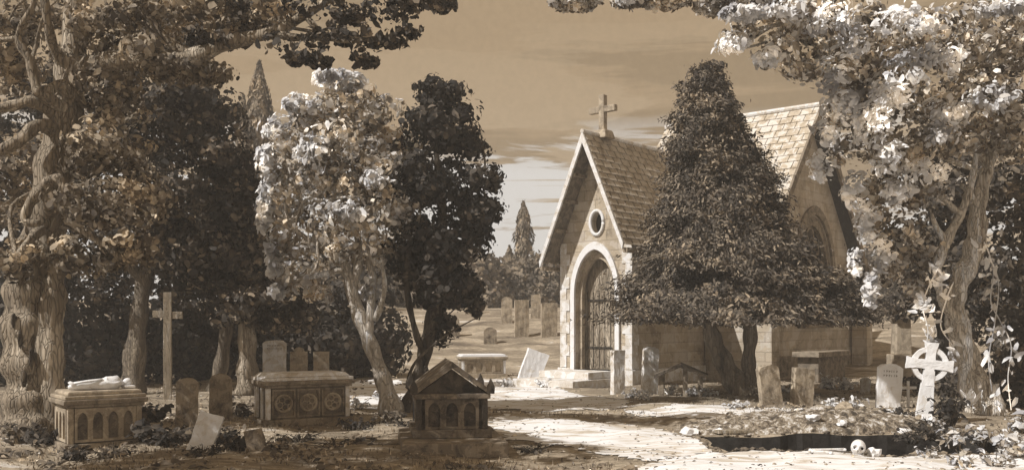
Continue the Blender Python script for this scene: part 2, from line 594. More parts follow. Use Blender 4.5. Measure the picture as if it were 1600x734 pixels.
strip_sheet('path', [(1000, 728), (1120, 706), (1600, 708), (1800, 760), (1800, 850), (1000, 850), (940, 760)], 'path', .014, 'chalky white path across the front, beside the open grave')
strip_sheet('path', [(765, 655), (880, 655), (1010, 668), (1120, 688), (1125, 705), (1010, 722), (900, 700), (790, 690)], 'path', .012, 'pale worn path between the gabled tomb and the open grave')
strip_sheet('path', [(735, 592), (850, 590), (885, 615), (960, 622), (985, 632), (950, 640), (860, 642), (760, 634), (735, 612)], 'path', .012, 'white worn path leading to the chapel steps')
strip_sheet('path', [(535, 596), (600, 594), (655, 600), (655, 625), (600, 640), (545, 640)], 'path', .012, 'white patch of path behind the forked tree')
strip_sheet('path', [(975, 642), (1060, 634), (1200, 636), (1290, 640), (1330, 652), (1200, 668), (1100, 664), (1000, 656)], 'path', .012, 'pale trodden path in front of the spreading yew')


# ================================================================ CHAPEL
def arch(cx, w, z0, zs, za, n=10):
    """pointed arch outline, from bottom left, over the apex, to bottom right"""
    hw = w / 2
    L = [(cx - hw, z0)]
    for i in range(n + 1):
        t = i / n
        x = -hw + hw * (1 - math.cos(t * math.pi / 2)) ** 1.0 * 1.0
        x = -hw * (1 - t ** 1.7)
        z = zs + (za - zs) * math.sin(t * math.pi / 2 * .93) / math.sin(math.pi / 2 * .93)
        L.append((cx + x, z))
    Rr = [(2 * cx - x, z) for x, z in L[::-1][1:]]
    return L + Rr


def arch_ring(outer, inner):
    return outer + inner[::-1]


def roof_courses(mb, p0, along, up, rows, th=.022, lap=.02, jag=0):
    """slate courses, each a thin slab resting on the one below; up = full slope vector"""
    p0 = Vector(p0); along = Vector(along); up = Vector(up)
    nrm = along.cross(up).normalized()
    if nrm.z < 0: nrm = -nrm
    step = up / rows
    L = along.length; ncol = max(1, int(L / .45))
    for r in range(rows):
        off = .5 * (r % 2)
        c = 0
        edges = [0] + sorted([(i + off) / ncol for i in range(ncol + 1) if 0 < (i + off) / ncol < 1]) + [1]
        for e0, e1 in zip(edges, edges[1:]):
            t = th * random.uniform(.75, 1.3)
            sl = random.uniform(-.015, .015)
            a = p0 + along * (e0 + .002) + step * r - up.normalized() * (lap + sl)
            b = p0 + along * (e1 - .002) + step * r - up.normalized() * (lap + sl)
            c_ = p0 + along * (e1 - .002) + step * (r + 1)
            d = p0 + along * (e0 + .002) + step * (r + 1)
            vs = [a + nrm * .02, b + nrm * .02, c_ - nrm * .012, d - nrm * .012, a + nrm * (.02 + t), b + nrm * (.02 + t), c_ + nrm * .012, d + nrm * .012]
            mb.add(vs, [(0, 3, 2, 1), (4, 5, 6, 7), (0, 1, 5, 4), (1, 2, 6, 5), (2, 3, 7, 6), (3, 0, 4, 7)])


AX = math.atan2(.65, .76)
ch = empty('stone_chapel', (2.62, 30.1, 0), -AX, 'small gabled stone chapel with pointed doorway, roof cross and transept', 'chapel')
gz = .0
W0 = 1.35; APX = 7.70; SL = 2.33; LEN = 13
door_o = arch(0, 1.52, .44, 2.9, 4.2)
oculus = [(.06 + .22 * math.cos(t), 5.05 + .35 * math.sin(t)) for t in np.linspace(0, 2 * math.pi, 20, endpoint=False)]
top = APX - .12
outer = [(-W0, -.3), (-.76, -.3)] + door_o + [(.76, -.3), (W0, -.3), (W0, top - SL * W0), (0, top), (-W0, top - SL * W0)]
fw = MB().prism(outer, 0, .5, [oculus])
fw.build('front_wall', 'wall', ch)
sw = MB()
sw.box(-W0, -W0 + .45, .503, LEN, -.3, top - SL * W0)
sw.box(W0 - .45, W0, .503, 4.4, -.3, top - SL * W0)
sw.prism([(-W0 + .453, -.3), (W0 - .453, -.3), (W0 - .453, top - SL * (W0 - .453)), (0, top - .05), (-W0 + .453, top - SL * (W0 - .453))], LEN - .4, LEN - .05)
sw.build('side_wall', 'wall', ch)
pl = MB(); pl.box(-W0 - .09, -.95, -.09, -.003, -.3, .48, .02); pl.box(.95, W0 + .09, -.09, -.003, -.3, .48, .02)
pl.box(W0 + .003, W0 + .09, 0, 4.4, -.3, .48, .02); pl.box(-W0 - .09, -W0 - .003, 0, LEN, -.3, .48, .02)
pl.build('plinth', 'stone_pale', ch)
for s in (-1, 1):
    q = MB()
    for k in range(11):
        z = .5 + k * .36
        a = .34 if k % 2 else .22
        q.box(min(s * (W0 - a), s * (W0 + .03)), max(s * (W0 - a), s * (W0 + .03)), -.03, -.002, z, z + .355, .008)
        if s > 0: q.box(W0 + .002, W0 + .028, .0, .5 - a * .6, z, z + .355, .008)
    q.build('quoin_stones', 'stone_pale', ch)  # paler stone also carries the sunlight on the corner courses
df = MB().prism(arch_ring(arch(0, 1.86, .44, 2.95, 4.46), arch(0, 1.56, .44, 2.9, 4.22)), -.09, -.003)
dfo = df.build('door_frame', 'stone_white', ch)
df2 = MB().prism(arch_ring(arch(0, 1.515, .445, 2.9, 4.195), arch(0, 1.26, .445, 2.85, 3.95)), .14, .30)
df2.build('inner_moulding', 'stone_tan', ch)
dr = MB().prism(arch(0, 1.50, .445, 2.88, 4.17), .42, .49)
dro = dr.build('door', 'bark_old', ch)
pk = MB()
for k in range(6):
    x = -.6 + k * .22
    pk.box(x, x + .012, .40, .418, .5, 2.9)
pk.build('plank_joint', 'wood_dark', dro)
hg = MB()
for z in (1.1, 2.6): MB().box(-.58, .35, .385, .400, z, z + .06, .01).build('hinge', 'wood_dark', dro)
rg = MB().tube([(.42, .385, 1.75 + 0)] + [(.42 + .07 * math.sin(t), .385, 1.68 + .07 * math.cos(t)) for t in np.linspace(0, 2 * math.pi, 12)], .012, 6)
rg.build('ring_handle', 'incised', dro)
oc = MB().tube([(.06 + .25 * math.cos(t), -.02, 5.05 + .38 * math.sin(t)) for t in np.linspace(0, 2 * math.pi, 25)], .055, 6)
oc.build('oculus_frame', 'stone_white', ch, smooth=True)
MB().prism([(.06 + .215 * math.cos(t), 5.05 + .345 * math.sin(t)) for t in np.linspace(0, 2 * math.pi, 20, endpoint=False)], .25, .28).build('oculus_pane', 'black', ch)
# roof: left reaches further down than right
EL, ER = 1.66, 1.47
sf = MB()
for s, e in ((-1, EL), (1, ER)):
    a = (0, APX + .05); b = (s * e, APX + .05 - SL * e)
    n = Vector((SL * s, 1)).normalized() * .09
    sf.prism([(0, a[1]), (b[0], b[1]), (b[0] - n.x, b[1] - n.y), (0, a[1] - .22)], -.62, LEN)
sf.build('roof_deck', 'stone_dark', ch)
rf = MB()
for s, e in ((-1, EL), (1, ER)):
    roof_courses(rf, (s * (e + .03), -.64, APX + .07 - SL * (e + .03)), (0, LEN + .6, 0), (-s * (e + .03), 0, SL * (e + .03)), 17)
rf.build('roof', 'slate', ch)
bb = MB()
for s, e in ((-1, EL), (1, ER)):
    z1 = APX + .13; zb = APX + .13 - SL * (e + .04)
    bb.prism([(0, z1), (s * (e + .04), zb), (s * (e + .04) - s * .03, zb - .19), (0, z1 - .36)], -.72, -.645)
bb.build('bargeboard', 'wood_white', ch)
rd = MB().tube([(0, -.72, APX + .12), (0, LEN, APX + .12)], .07, 8); rd.build('ridge', 'stone_pale', ch)
gu = MB().box(ER - .05, ER + .12, -.60, 4.3, APX - SL * ER - .25, APX - SL * ER - .10, .02)
gu.box(-EL - .10, -EL + .12, -.60, 6, APX - SL * EL - .24, APX - SL * EL - .12, .02)
gu.build('gutter', 'stone_brown', ch)
raf = MB()
for z in (5.0, 5.9, 6.7):
    x = -(APX - z) / SL
    MB().box(x - .02, x + .10, -.60, -.01, z - .22, z - .12).build('rafter_end', 'stone_brown', ch)
# roof cross
cx = MB(); y = .40
cx.box(-.30, .30, y - .3, y + .3, APX + .02, APX + .30, .05, .25)
cx.box(-.10, .10, y - .1, y + .1, APX + .28, APX + 1.42, .025)
cx.box(-.50, .50, y - .085, y + .085, APX + .86, APX + 1.06, .02)
cx.build('roof_cross', 'stone_tan', ch)
# transept
TQ = 9.06; TW = 4.6; TP = 3.0; TZ = 9.65; TS = 1.24
win = arch(TQ + .55, 3.1, 2.0, 3.9, 5.85)
tm = MB(); tm.M = Matrix(((0, 1, 0, 0), (1, 0, 0, 0), (0, 0, 1, 0), (0, 0, 0, 1)))   # outline runs along local y
tt = TZ - .14
tm.prism([(TQ - TW, -.3), (TQ + TW, -.3), (TQ + TW, tt - TS * TW), (TQ, tt), (TQ - TW, tt - TS * TW)], TP - .5, TP, [win])
tm.box(TQ - TW, TQ - TW + .4, W0 + .003, TP - .503, -.3, tt - TS * TW)
tm.box(TQ + TW - .4, TQ + TW, -TP, TP - .503, -.3, tt - TS * TW)
tm.build('transept_wall', 'wall_dark', ch)
tp = MB(); tp.M = tm.M
tp.box(TQ - TW - .08, TQ + TW + .08, TP + .003, TP + .10, -.3, .75, .02)
tp.box(TQ - .9, TQ + 2.1, TP + .003, TP + .14, 1.72, 1.95, .02)
tp.build('string_course', 'stone_brown', ch)
wf = MB(); wf.M = tm.M
wf.prism(arch_ring(arch(TQ + .55, 3.62, 2.0, 3.95, 6.22), arch(TQ + .55, 3.16, 2.0, 3.9, 5.89)), TP + .003, TP + .10)
wf.prism(arch_ring(arch(TQ + .55, 3.09, 2.0, 3.9, 5.84), arch(TQ + .55, 2.75, 2.0, 3.85, 5.5)), TP - .22, TP - .05)
wfo = wf.build('window_frame', 'stone_brown', ch)
tr = MB(); tr.M = tm.M
for mx in (-.48, .48): tr.box(TQ + .55 + mx - .06, TQ + .55 + mx + .06, TP - .26, TP - .12, 2.0, 4.1)
for c0 in (-.96, 0, .96):
    tr.prism(arch_ring(arch(TQ + .55 + c0, .98, 3.4, 3.5, 4.3), arch(TQ + .55 + c0, .80, 3.4, 3.5, 4.15)), TP - .262, TP - .118)
for (ccx, ccz, rr) in ((-.42, 4.62, .30), (.42, 4.62, .30), (0, 5.15, .26)):
    o_ = [(TQ + .55 + ccx + (rr + .06) * math.cos(t), ccz + (rr + .06) * math.sin(t)) for t in np.linspace(0, 2 * math.pi, 16, endpoint=False)]
    i_ = [(TQ + .55 + ccx + (rr - .03) * math.cos(t), ccz + (rr - .03) * math.sin(t)) for t in np.linspace(0, 2 * math.pi, 16, endpoint=False)]
    tr.prism(o_, TP - .258, TP - .122, [i_])
tr.build('tracery', 'stone_brown', wfo)
pn = MB(); pn.M = tm.M; pn.prism(arch(TQ + .55, 3.05, 2.0, 3.88, 5.8), TP - .34, TP - .30); pn.build('pane', 'stone_sooty', wfo)
tr2 = MB(); EO = 4.85
for s in (-1, 1):
    roof_courses(tr2, (-TP if s < 0 else -TP, TQ + s * EO, TZ + .07 - TS * EO), (2 * TP + .5, 0, 0), (0, -s * EO, TS * EO), 22)
tr2.build('transept_roof', 'slate_pale', ch)
td = MB(); td.M = tm.M
for s in (-1, 1): td.prism([(TQ, TZ + .03), (TQ + s * EO, TZ + .03 - TS * EO), (TQ + s * EO, TZ - .1 - TS * EO), (TQ, TZ - .1)], -TP, TP + .47)
td.build('transept_roof_deck', 'wood_dark', ch)
tb2 = MB(); tb2.M = tm.M
for s in (-1, 1): tb2.prism([(TQ, TZ + .14), (TQ + s * (EO + .05), TZ + .12 - TS * (EO + .05)), (TQ + s * (EO + .02), TZ - .22 - TS * (EO + .05)), (TQ, TZ - .26)], TP + .475, TP + .56)
tb2.build('transept_bargeboard', 'stone_brown', ch)
MB().tube([(-TP, TQ, TZ + .15), (TP + .5, TQ, TZ + .15)], .09, 8).build('transept_ridge', 'stone_pale', ch)
for s in (-1, 1):
    bt = MB(); bt.M = tm.M
    bt.box(TQ + s * 4.2 - .3, TQ + s * 4.2 + .3, TP + .102, TP + .75, -.3, 2.3, .03, .1)
    bt.build('buttress', 'wall_dark', ch)

# steps: two heavy blocks
st = empty('stone_steps', ch.matrix_basis @ Vector((-.35, -1.0, 0)), -AX, 'two broad stone steps with sunlit tops below the chapel door', 'steps')
MB().box(-1.15, 1.15, -1.25, .90, -.25, .22, .02).build('lower_step', 'stone_pale', st, .006, sub=2)
MB().box(-.85, 1.05, -.35, .90, .223, .44, .02).build('upper_step', 'stone_pale', st, .006, sub=2)

# ================================================================ STONES
def head_outline(kind, w, h):
    a = w / 2
    if kind == 'flat': return [(-a, -.3), (a, -.3), (a, h), (-a, h)]
    if kind == 'round':
        return [(-a, -.3), (a, -.3), (a, h - a * .7)] + [(a * math.cos(t), h - a * .7 + a * .7 * math.sin(t)) for t in np.linspace(.25, math.pi - .25, 9)] + [(-a, h - a * .7)]
    if kind == 'segment':
        return [(-a, -.3), (a, -.3), (a, h - .10)] + [(a * .97 * math.cos(t), h - .10 + .10 * math.sin(t)) for t in np.linspace(.2, math.pi - .2, 7)] + [(-a, h - .10)]
    if kind == 'shoulder':
        b = a * .62
        return [(-a, -.3), (a, -.3), (a, h - b * .9), (b, h - b * .8)] + [(b * math.cos(t), h - b * .75 + b * .75 * math.sin(t)) for t in np.linspace(.2, math.pi - .2, 7)] + [(-b, h - b * .8), (-a, h - b * .9)]
    if kind == 'point': return [(-a, -.3), (a, -.3), (a, h - a * .55), (0, h), (-a, h - a * .55)]


def marks(parent, w, h, t, rows, y, seed=0, hgt=.05):
    """rows of worn cut letters, too weathered to read"""
    rg_ = random.Random(seed); m = MB()
    for r in range(rows):
        z = h - .16 - r * hgt * 1.9; x = -w * .3
        while x < w * .28:
            ww = rg_.uniform(.02, .05)
            m.box(x, x + .009, y - .004, y, z - hgt / 2, z + hgt / 2 * rg_.uniform(.5, 1))
            if rg_.random() < .6: m.box(x, x + ww * .7, y - .0045, y, z - .005, z + .005)
            x += ww + .012
    m.build('inscription', 'incised', parent)


def headstone(px, py, w, h, kind, mat, label, t=.13, rz=0, tilt=0, lean=0, txt=0, group=None, base=False, seed=None, Z=None):
    p = G(px, py)
    if Z: p = Vector(((px - 800) / F * Z, Z, hz((px - 800) / F * Z, Z)))
    r = empty('headstone', p, 0, label, 'headstone', group)
    r.rotation_euler = (R(lean), R(tilt), R(rz))
    sd = seed if seed is not None else px
    o = head_outline(kind, w, h)
    m = MB(); m.prism(o, -t / 2, t / 2)
    m.build('slab', mat, r, .020, sub=3, seed=sd)
    if base: MB().box(-w / 2 - .09, w / 2 + .09, -t / 2 - .08, t / 2 + .08, -.2, .12, .015).build('base', mat, r, .006, sub=2, seed=sd)
    if txt: marks(r, w, h, t, txt, -t / 2 - .010, sd)
    return r


def hpx(dpx, py): return dpx * (F * H / (py - 500)) / F   # pixels to metres at a base line


headstone(291, 666, hpx(33, 666), hpx(77, 666), 'segment', 'stone_brown', 'upright brown headstone with curved top right of the wooden cross', tilt=1.5, rz=18)
headstone(345, 660, hpx(34, 660), hpx(74, 660), 'round', 'stone_brown', 'round-topped dark headstone behind the leaning pale slab', rz=20, tilt=0)
headstone(312, 703, hpx(36, 703), hpx(57, 703), 'flat', 'stone_white', 'short pale slab leaning sharply right in front of two dark headstones', rz=10, tilt=19, lean=-8, t=.2)
headstone(402, 705, hpx(28, 705), hpx(34, 705), 'flat', 'stone_brown', 'small brown stump of a slab tipped left in dark weeds', rz=14, tilt=-12, lean=-10)
headstone(429, 602, hpx(36, 602), hpx(72, 602), 'segment', 'stone_pale', 'tall tan headstone with worn lettering behind the roundel chest tomb', rz=14, txt=2)
headstone(467, 600, hpx(27, 600), hpx(60, 600), 'shoulder', 'stone_tan', 'shouldered headstone with pale patch, middle of the row behind the roundel tomb', rz=14)
headstone(502, 598, hpx(24, 598), hpx(50, 598), 'flat', 'stone_tan', 'narrow square-topped headstone at the right end of its row of three', rz=14, base=True)
headstone(824, 597, hpx(34, 597), hpx(52, 597), 'flat', 'stone_white', 'white slab leaning right between the far chest tomb and the chapel', rz=10, tilt=20, t=.25)
headstone(965, 614, hpx(19, 614), hpx(68, 614), 'flat', 'stone_pale', 'narrow pale headstone right of the chapel steps', rz=22, t=.22)
headstone(1014, 612, hpx(25, 612), hpx(72, 612), 'segment', 'stone_pale', 'tall thin headstone with pale face under the left tip of the yew', rz=16, tilt=3, t=.16)
headstone(1205, 632, hpx(34, 632), hpx(62, 632), 'segment', 'stone_tan', 'tan headstone tipped left just right of the yew trunk', rz=14, tilt=-7, t=.18)
headstone(1252, 630, hpx(33, 630), hpx(57, 630), 'flat', 'stone_tan', 'square tan headstone in front of the transept wall', rz=14, tilt=4, t=.2)
headstone(1387, 642, hpx(36, 642), hpx(70, 642), 'segment', 'stone_white', 'bright white headstone with lettering left of the ringed cross', rz=-4, tilt=3, txt=2, t=.16)
headstone(1352, 612, hpx(15, 612), hpx(26, 612), 'round', 'stone_pale', 'tiny pale headstone left behind the bright white one', rz=0)
headstone(815, 536, .62, 1.6, 'flat', 'stone_tan', 'tall blurred headstone on the far bank, leftmost of two by the chapel', rz=10, Z=42, t=.2)
headstone(858, 536, .70, 1.45, 'flat', 'stone_tan', 'far headstone on the bank close against the chapel corner', rz=10, Z=42, t=.2)
headstone(792, 534, .5, 1.2, 'round', 'stone_tan', 'far rounded headstone on the bank just left of the tall pair', Z=44)
headstone(837, 534, .45, 1.1, 'flat', 'stone_tan', 'small far headstone on the bank between the tall pair', Z=45)
headstone(735, 532, .5, 1.0, 'segment', 'stone_tan', 'far low headstone on the bank between the two small dark ones', Z=46)
headstone(708, 536, .55, .85, 'round', 'stone_brown', 'small dark rounded stone on the far bank nearest the dark tree', Z=42)
headstone(766, 540, .55, .7, 'round', 'stone_brown', 'small dark rounded stone on the far bank above the pale chest tomb', Z=41)


def arcade_face(mb, length, z0, z1, n, y, rnd=True, th=.03):
    """spandrel panel pierced by n arches standing proud of the core at y"""
    bay = length / n; w = bay * .66
    holes = []
    outer = [(0, z0), (length, z0), (length, z1), (0, z1)]
    for i in range(n):
        cx = bay * (i + .5)
        a = arch(cx, w, z0 + .04, z0 + (z1 - z0) * .60, z0 + (z1 - z0) * .88, 6)
        holes.append(a)
    mb.prism(outer, y - th, y - .002, holes)


def chest_tomb(name, loc, rz, L, D, Hh, mats, label, faces, style, cat='tomb'):
    """origin at the near left corner, long side along local x"""
    r = empty(name, loc, rz, label, cat)
    b, lid = mats
    zb, zt = .10, Hh * .72
    MB().box(-.06, L + .06, -.06, D + .06, -.25, zb, .015).build('base', b, r, .006, sub=2)
    MB().box(.045, L - .045, .045, D - .045, zb, zt, 0).build('body', 'stone_dark' if b == 'stone_brown' else b, r)  # brown tombs get a darker core, painting shade into the recesses
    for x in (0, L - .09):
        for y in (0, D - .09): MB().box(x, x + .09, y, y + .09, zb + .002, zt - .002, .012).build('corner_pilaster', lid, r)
    fr = MB(); M0 = Matrix.Translation((.10, .045, 0)); fr.M = M0
    if style == 'arcade':
        arcade_face(fr, L - .2, zb + .02, zt - .01, 4, 0, th=.055)
        fr.M = Matrix.Translation((.045, D - .1, 0)) @ Matrix.Rotation(-math.pi / 2, 4, 'Z')
        arcade_face(fr, D - .2, zb + .02, zt - .01, 3, 0, th=.055)
        fr.build('arcade', 'stone_tan' if b == 'stone_brown' else b, r)
    else:
        n = 3; bay = (L - .2) / n; zc = (zb + zt) / 2
        for i in range(n):
            cx_ = bay * (i + .5); hw = bay * .40; hh2 = (zt - zb) * .40
            fr.prism([(cx_ - hw - .03, zc - hh2 - .03), (cx_ + hw + .03, zc - hh2 - .03), (cx_ + hw + .03, zc + hh2 + .03), (cx_ - hw - .03, zc + hh2 + .03)], -.03, -.002,
                     [[(cx_ - hw, zc - hh2), (cx_ + hw, zc - hh2), (cx_ + hw, zc + hh2), (cx_ - hw, zc + hh2)]])
        fr.build('panel_frame', b, r)
        rr = min(hw, hh2) * .80
        for i in range(n):
            cx_ = bay * (i + .5)
            k = MB(); k.M = M0
            k.tube([(cx_ + rr * math.cos(t), -.016, zc + rr * math.sin(t)) for t in np.linspace(0, 2 * math.pi, 21)], .026, 6)
            for q_ in range(4):
                t0 = q_ * math.pi / 2 + .4
                k.tube([(cx_ + rr * .5 * math.cos(t0) + rr * .38 * math.cos(t), -.012, zc + rr * .5 * math.sin(t0) + rr * .38 * math.sin(t)) for t in np.linspace(0, 2 * math.pi, 11)], .015, 5)
            k.build('roundel', 'stone_tan', r)
            c = MB(); c.M = M0; c.blob((cx_, -.01, zc), (.035, .02, .035), 1); c.build('boss', 'stone_sooty', r)
        sp = MB()
        for y_ in (.2, .42): sp.box(-.02, .028, y_ * D / .6, y_ * D / .6 + .05, zb + .01, zt - .01, .006)
        sp.build('end_rib', lid, r)
    co = MB()
    co.box(-.03, L + .03, -.03, D + .03, zt + .002, zt + .05, .012)
    co.box(-.08, L + .08, -.08, D + .08, zt + .052, zt + .13, .02)
    co.build('cornice', b, r, .004, sub=2)
    ld = MB()
    z = zt + .132
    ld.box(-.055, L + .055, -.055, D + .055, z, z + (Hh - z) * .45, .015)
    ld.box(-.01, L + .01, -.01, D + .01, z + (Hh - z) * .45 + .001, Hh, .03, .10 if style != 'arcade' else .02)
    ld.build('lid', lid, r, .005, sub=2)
    return r


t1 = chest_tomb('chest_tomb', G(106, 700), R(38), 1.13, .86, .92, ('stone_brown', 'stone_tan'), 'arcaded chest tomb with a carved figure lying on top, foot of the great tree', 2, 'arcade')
# recumbent effigy
ef = MB()
z = .93
ef.M = Matrix.Translation((.06, .30, z))
ef.tube([(.02, 0, .04), (.12, 0, .055), (.30, 0, .06), (.48, 0, .065), (.62, 0, .085), (.75, 0, .09), (.82, 0, .075)], [.035, .06, .075, .09, .115, .12, .06], 10, .08)
ef.tube([(.80, 0, .08), (.86, 0, .085)], [.045, .04], 8)
ef.blob((.92, 0, .10), (.075, .062, .065), 2, .05)
ef.tube([(.78, -.11, .09), (.66, -.15, .07), (.56, -.09, .13), (.60, -.01, .18)], [.04, .035, .03, .022], 7)
ef.tube([(.78, .11, .09), (.66, .15, .07), (.56, .09, .13), (.60, .01, .18)], [.04, .035, .03, .022], 7)
ef.tube([(.10, -.05, .06), (.04, -.05, .13)], [.035, .025], 7); ef.tube([(.10, .05, .06), (.04, .05, .13)], [.035, .025], 7)
for k in range(5): ef.tube([(.10, -.06 + k * .03, .11), (.32, -.07 + k * .035, .135), (.52, -.05 + k * .025, .155)], .014, 5)
ef.build('effigy', 'stone_white', t1, .008, sub=1, smooth=True)
pw = MB(); pw.M = ef.M; pw.box(.84, 1.02, -.14, .14, 0, .045, .02); pw.build('effigy_pillow', 'stone_pale', t1)

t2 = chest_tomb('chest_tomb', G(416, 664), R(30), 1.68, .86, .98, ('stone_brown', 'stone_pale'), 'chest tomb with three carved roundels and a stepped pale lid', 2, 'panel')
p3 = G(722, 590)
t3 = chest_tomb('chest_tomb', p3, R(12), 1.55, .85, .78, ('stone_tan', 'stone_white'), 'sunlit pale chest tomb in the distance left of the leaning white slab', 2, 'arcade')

# gabled shrine tomb
gt = empty('gabled_tomb', G(704, 690) + Vector((0, -.25, 0)), R(8), 'dark house-shaped tomb with gabled top and arcade on a wide plinth', 'tomb')
gz0 = hz(gt.location.x, gt.location.y)
MB().box(-.80, .80, -1.25, 1.15, -.3, .17, .02).build('plinth', 'stone_brown', gt, .008, sub=2)
MB().box(-.62, .62, -.62, .95, .172, .30, .015).build('base', 'stone_dark', gt, .006, sub=2)
MB().box(-.50, .50, -.50, .85, .302, .78, 0).build('body', 'stone_sooty', gt)  # core darker than the arches, so their recesses look more deeply shaded
a_ = MB(); a_.M = Matrix.Translation((-.42, -.50, 0)); arcade_face(a_, .84, .305, .775, 3, 0, th=.04)
a_.M = Matrix.Translation((-.50, .82, 0)) @ Matrix.Rotation(-math.pi / 2, 4, 'Z'); arcade_face(a_, 1.25, .305, .775, 4, 0, th=.04)
a_.build('arcade', 'stone_dark', gt)
for x in (-.56, .47):
    for y in (-.56, .82): MB().box(x, x + .09, y, y + .09, .303, .775, .012).build('corner_pilaster', 'stone_sooty', gt)
c_ = MB(); c_.box(-.60, .60, -.60, .93, .778, .86, .015); c_.build('cornice', 'stone_dark', gt, .004, sub=2)
MB().prism([(-.52, .862), (.52, .862), (0, 1.24)], -.50, .85).build('pediment', 'stone_sooty', gt)
for s in (-1, 1):
    rr = MB(); rr.prism([(0, 1.36), (s * .64, .885), (s * .56, .865), (0, 1.26)], -.62, .95)
    rr.build('roof_slope', 'stone_dark', gt, .004, sub=2, seed=s)
for x in (-.60, .60):
    for y in (-.60, .93):
        k = MB(); k.prism([(x - .055, .86), (x + .055, .86), (x + .06, .96), (x, 1.10), (x - .06, .96)], y - .05, y + .05); k.build('acroterion', 'stone_sooty', gt, .004, sub=2)

# wooden cross
wc = empty('wooden_cross', G(262, 622), R(14), 'tall plain wooden cross, pale on its left edge, before the dark trees', 'cross')
s_ = F * H / 122 / F
MB().box(-.10, .10, -.08, .08, -.4, 2.76, .015).build('upright', 'wood_post', wc, .01, sub=3)
MB().box(-.36, -.103, -.07, .07, 2.11, 2.29, .012).build('arm', 'wood_post', wc, .008, sub=2)
MB().box(.103, .36, -.07, .07, 2.08, 2.26, .012).build('arm', 'wood_post', wc, .008, sub=2)

# ringed (celtic) cross, leaning
cc = empty('ringed_cross', G(1443, 662), R(-6), 'white ringed stone cross leaning right with four pierced openings', 'cross')
cc.rotation_euler = (R(-3), R(6), R(-14))
m = MB()
m.prism([(-.17, -.3), (.16, -.3), (.10, 1.0), (-.10, 1.0)], -.085, .085)
m.build('shaft', 'stone_white', cc, .010, sub=3)
m = MB()
zc = 1.12; hw = .085
cr = []
for k in range(4):
    a = k * math.pi / 2
    for lx, lz in ((hw, hw), (hw, .26), (hw * 1.45, .41), (-hw * 1.45, .41), (-hw, .26)):
        X = lx * math.cos(-a) - lz * math.sin(-a); Zz_ = lx * math.sin(-a) + lz * math.cos(-a)
        cr.append((X, zc + Zz_))
cr = []
for k in range(4):
    a = -k * math.pi / 2
    for lx, lz in ((-hw, hw), (-hw, .26), (-hw * 1.4, .42), (hw * 1.4, .42), (hw, .26)):
        cr.append((lx * math.cos(a) - lz * math.sin(a), zc + lx * math.sin(a) + lz * math.cos(a)))
m.prism(cr, -.09, .09)
m.build('cross_head', 'stone_white', cc, .010, sub=3)
m = MB()
o_ = [(.335 * math.cos(t), zc + .335 * math.sin(t)) for t in np.linspace(0, 2 * math.pi, 32, endpoint=False)]
i_ = [(.245 * math.cos(t), zc + .245 * math.sin(t)) for t in np.linspace(0, 2 * math.pi, 32, endpoint=False)]
m.prism(o_, -.07, .07, [i_])
m.build('ring', 'stone_white', cc, .008, sub=2)
MB().box(-.30, .30, -.22, .22, -.2, .08, .03).build('base', 'stone_pale', cc, .012, sub=2)

# small slim cross between white headstone and ringed cross
sc_ = empty('grave_cross', G(1419, 640), R(5), 'small thin white cross between the white headstone and the ringed cross', 'cross')
m = MB().box(-.025, .025, -.025, .025, -.2, .62, .006); m.box(-.19, -.027, -.02, .02, .44, .50, .005); m.box(.027, .19, -.02, .02, .44, .50, .005)
m.build('cross_bars', 'stone_white', sc_, .004, sub=2)

# distant pillar monument behind white headstone
pm = empty('pillar_monument', P(1408, 560, 30) * 1, 0, 'tan square pillar monument behind the bright white headstone', 'monument')
pm.location = (P(1408, 560, 30).x, 30, hz(P(1408, 560, 30).x, 30))
MB().box(-.34, .34, -.34, .34, -.1, .9, .02).build('pedestal', 'stone_tan', pm, .006, sub=2)
MB().box(-.24, .24, -.24, .24, .902, 2.0, .02, .1).build('shaft', 'stone_tan', pm, .006, sub=2)
MB().box(-.36, .36, -.36, .36, 2.003, 2.15, .03).build('cap', 'stone_brown', pm, .006, sub=2)

# small roofed grave marker under the yew: coped slab on posts
tbm = empty('table_tomb', G(1064, 618), R(-12), 'low table tomb with a dark peaked slab on legs beside the yew trunk', 'tomb')
for s in (-1, 1):
    m = MB(); m.prism([(0, .86), (s * .70, .56), (s * .68, .47), (0, .76)], -.42, .50); m.build('slab', 'stone_dark', tbm, .008, sub=2, seed=s)
for x in (-.5, .12, .5):
    MB().box(x - .06, x + .06, -.30, -.16, -.2, .60 if x != .12 else .72, .01).build('leg', 'stone_brown', tbm)
for x in (-.5, .5):
    MB().box(x - .06, x + .06, .25, .38, -.2, .58, .01).build('leg', 'stone_brown', tbm)

# wall slab bench against the transept
sb = empty('ledger_tomb', (10.2, 31.6, hz(10.2, 31.6)), -AX + math.pi / 2, 'long low slab tomb standing against the transept wall', 'tomb')
MB().box(-1.1, 1.1, -.35, .35, -.2, .78, .02).build('base', 'stone_dark', sb)
MB().box(-1.3, 1.3, -.45, .45, .782, .95, .02).build('slab', 'stone_brown', sb, .006, sub=2)

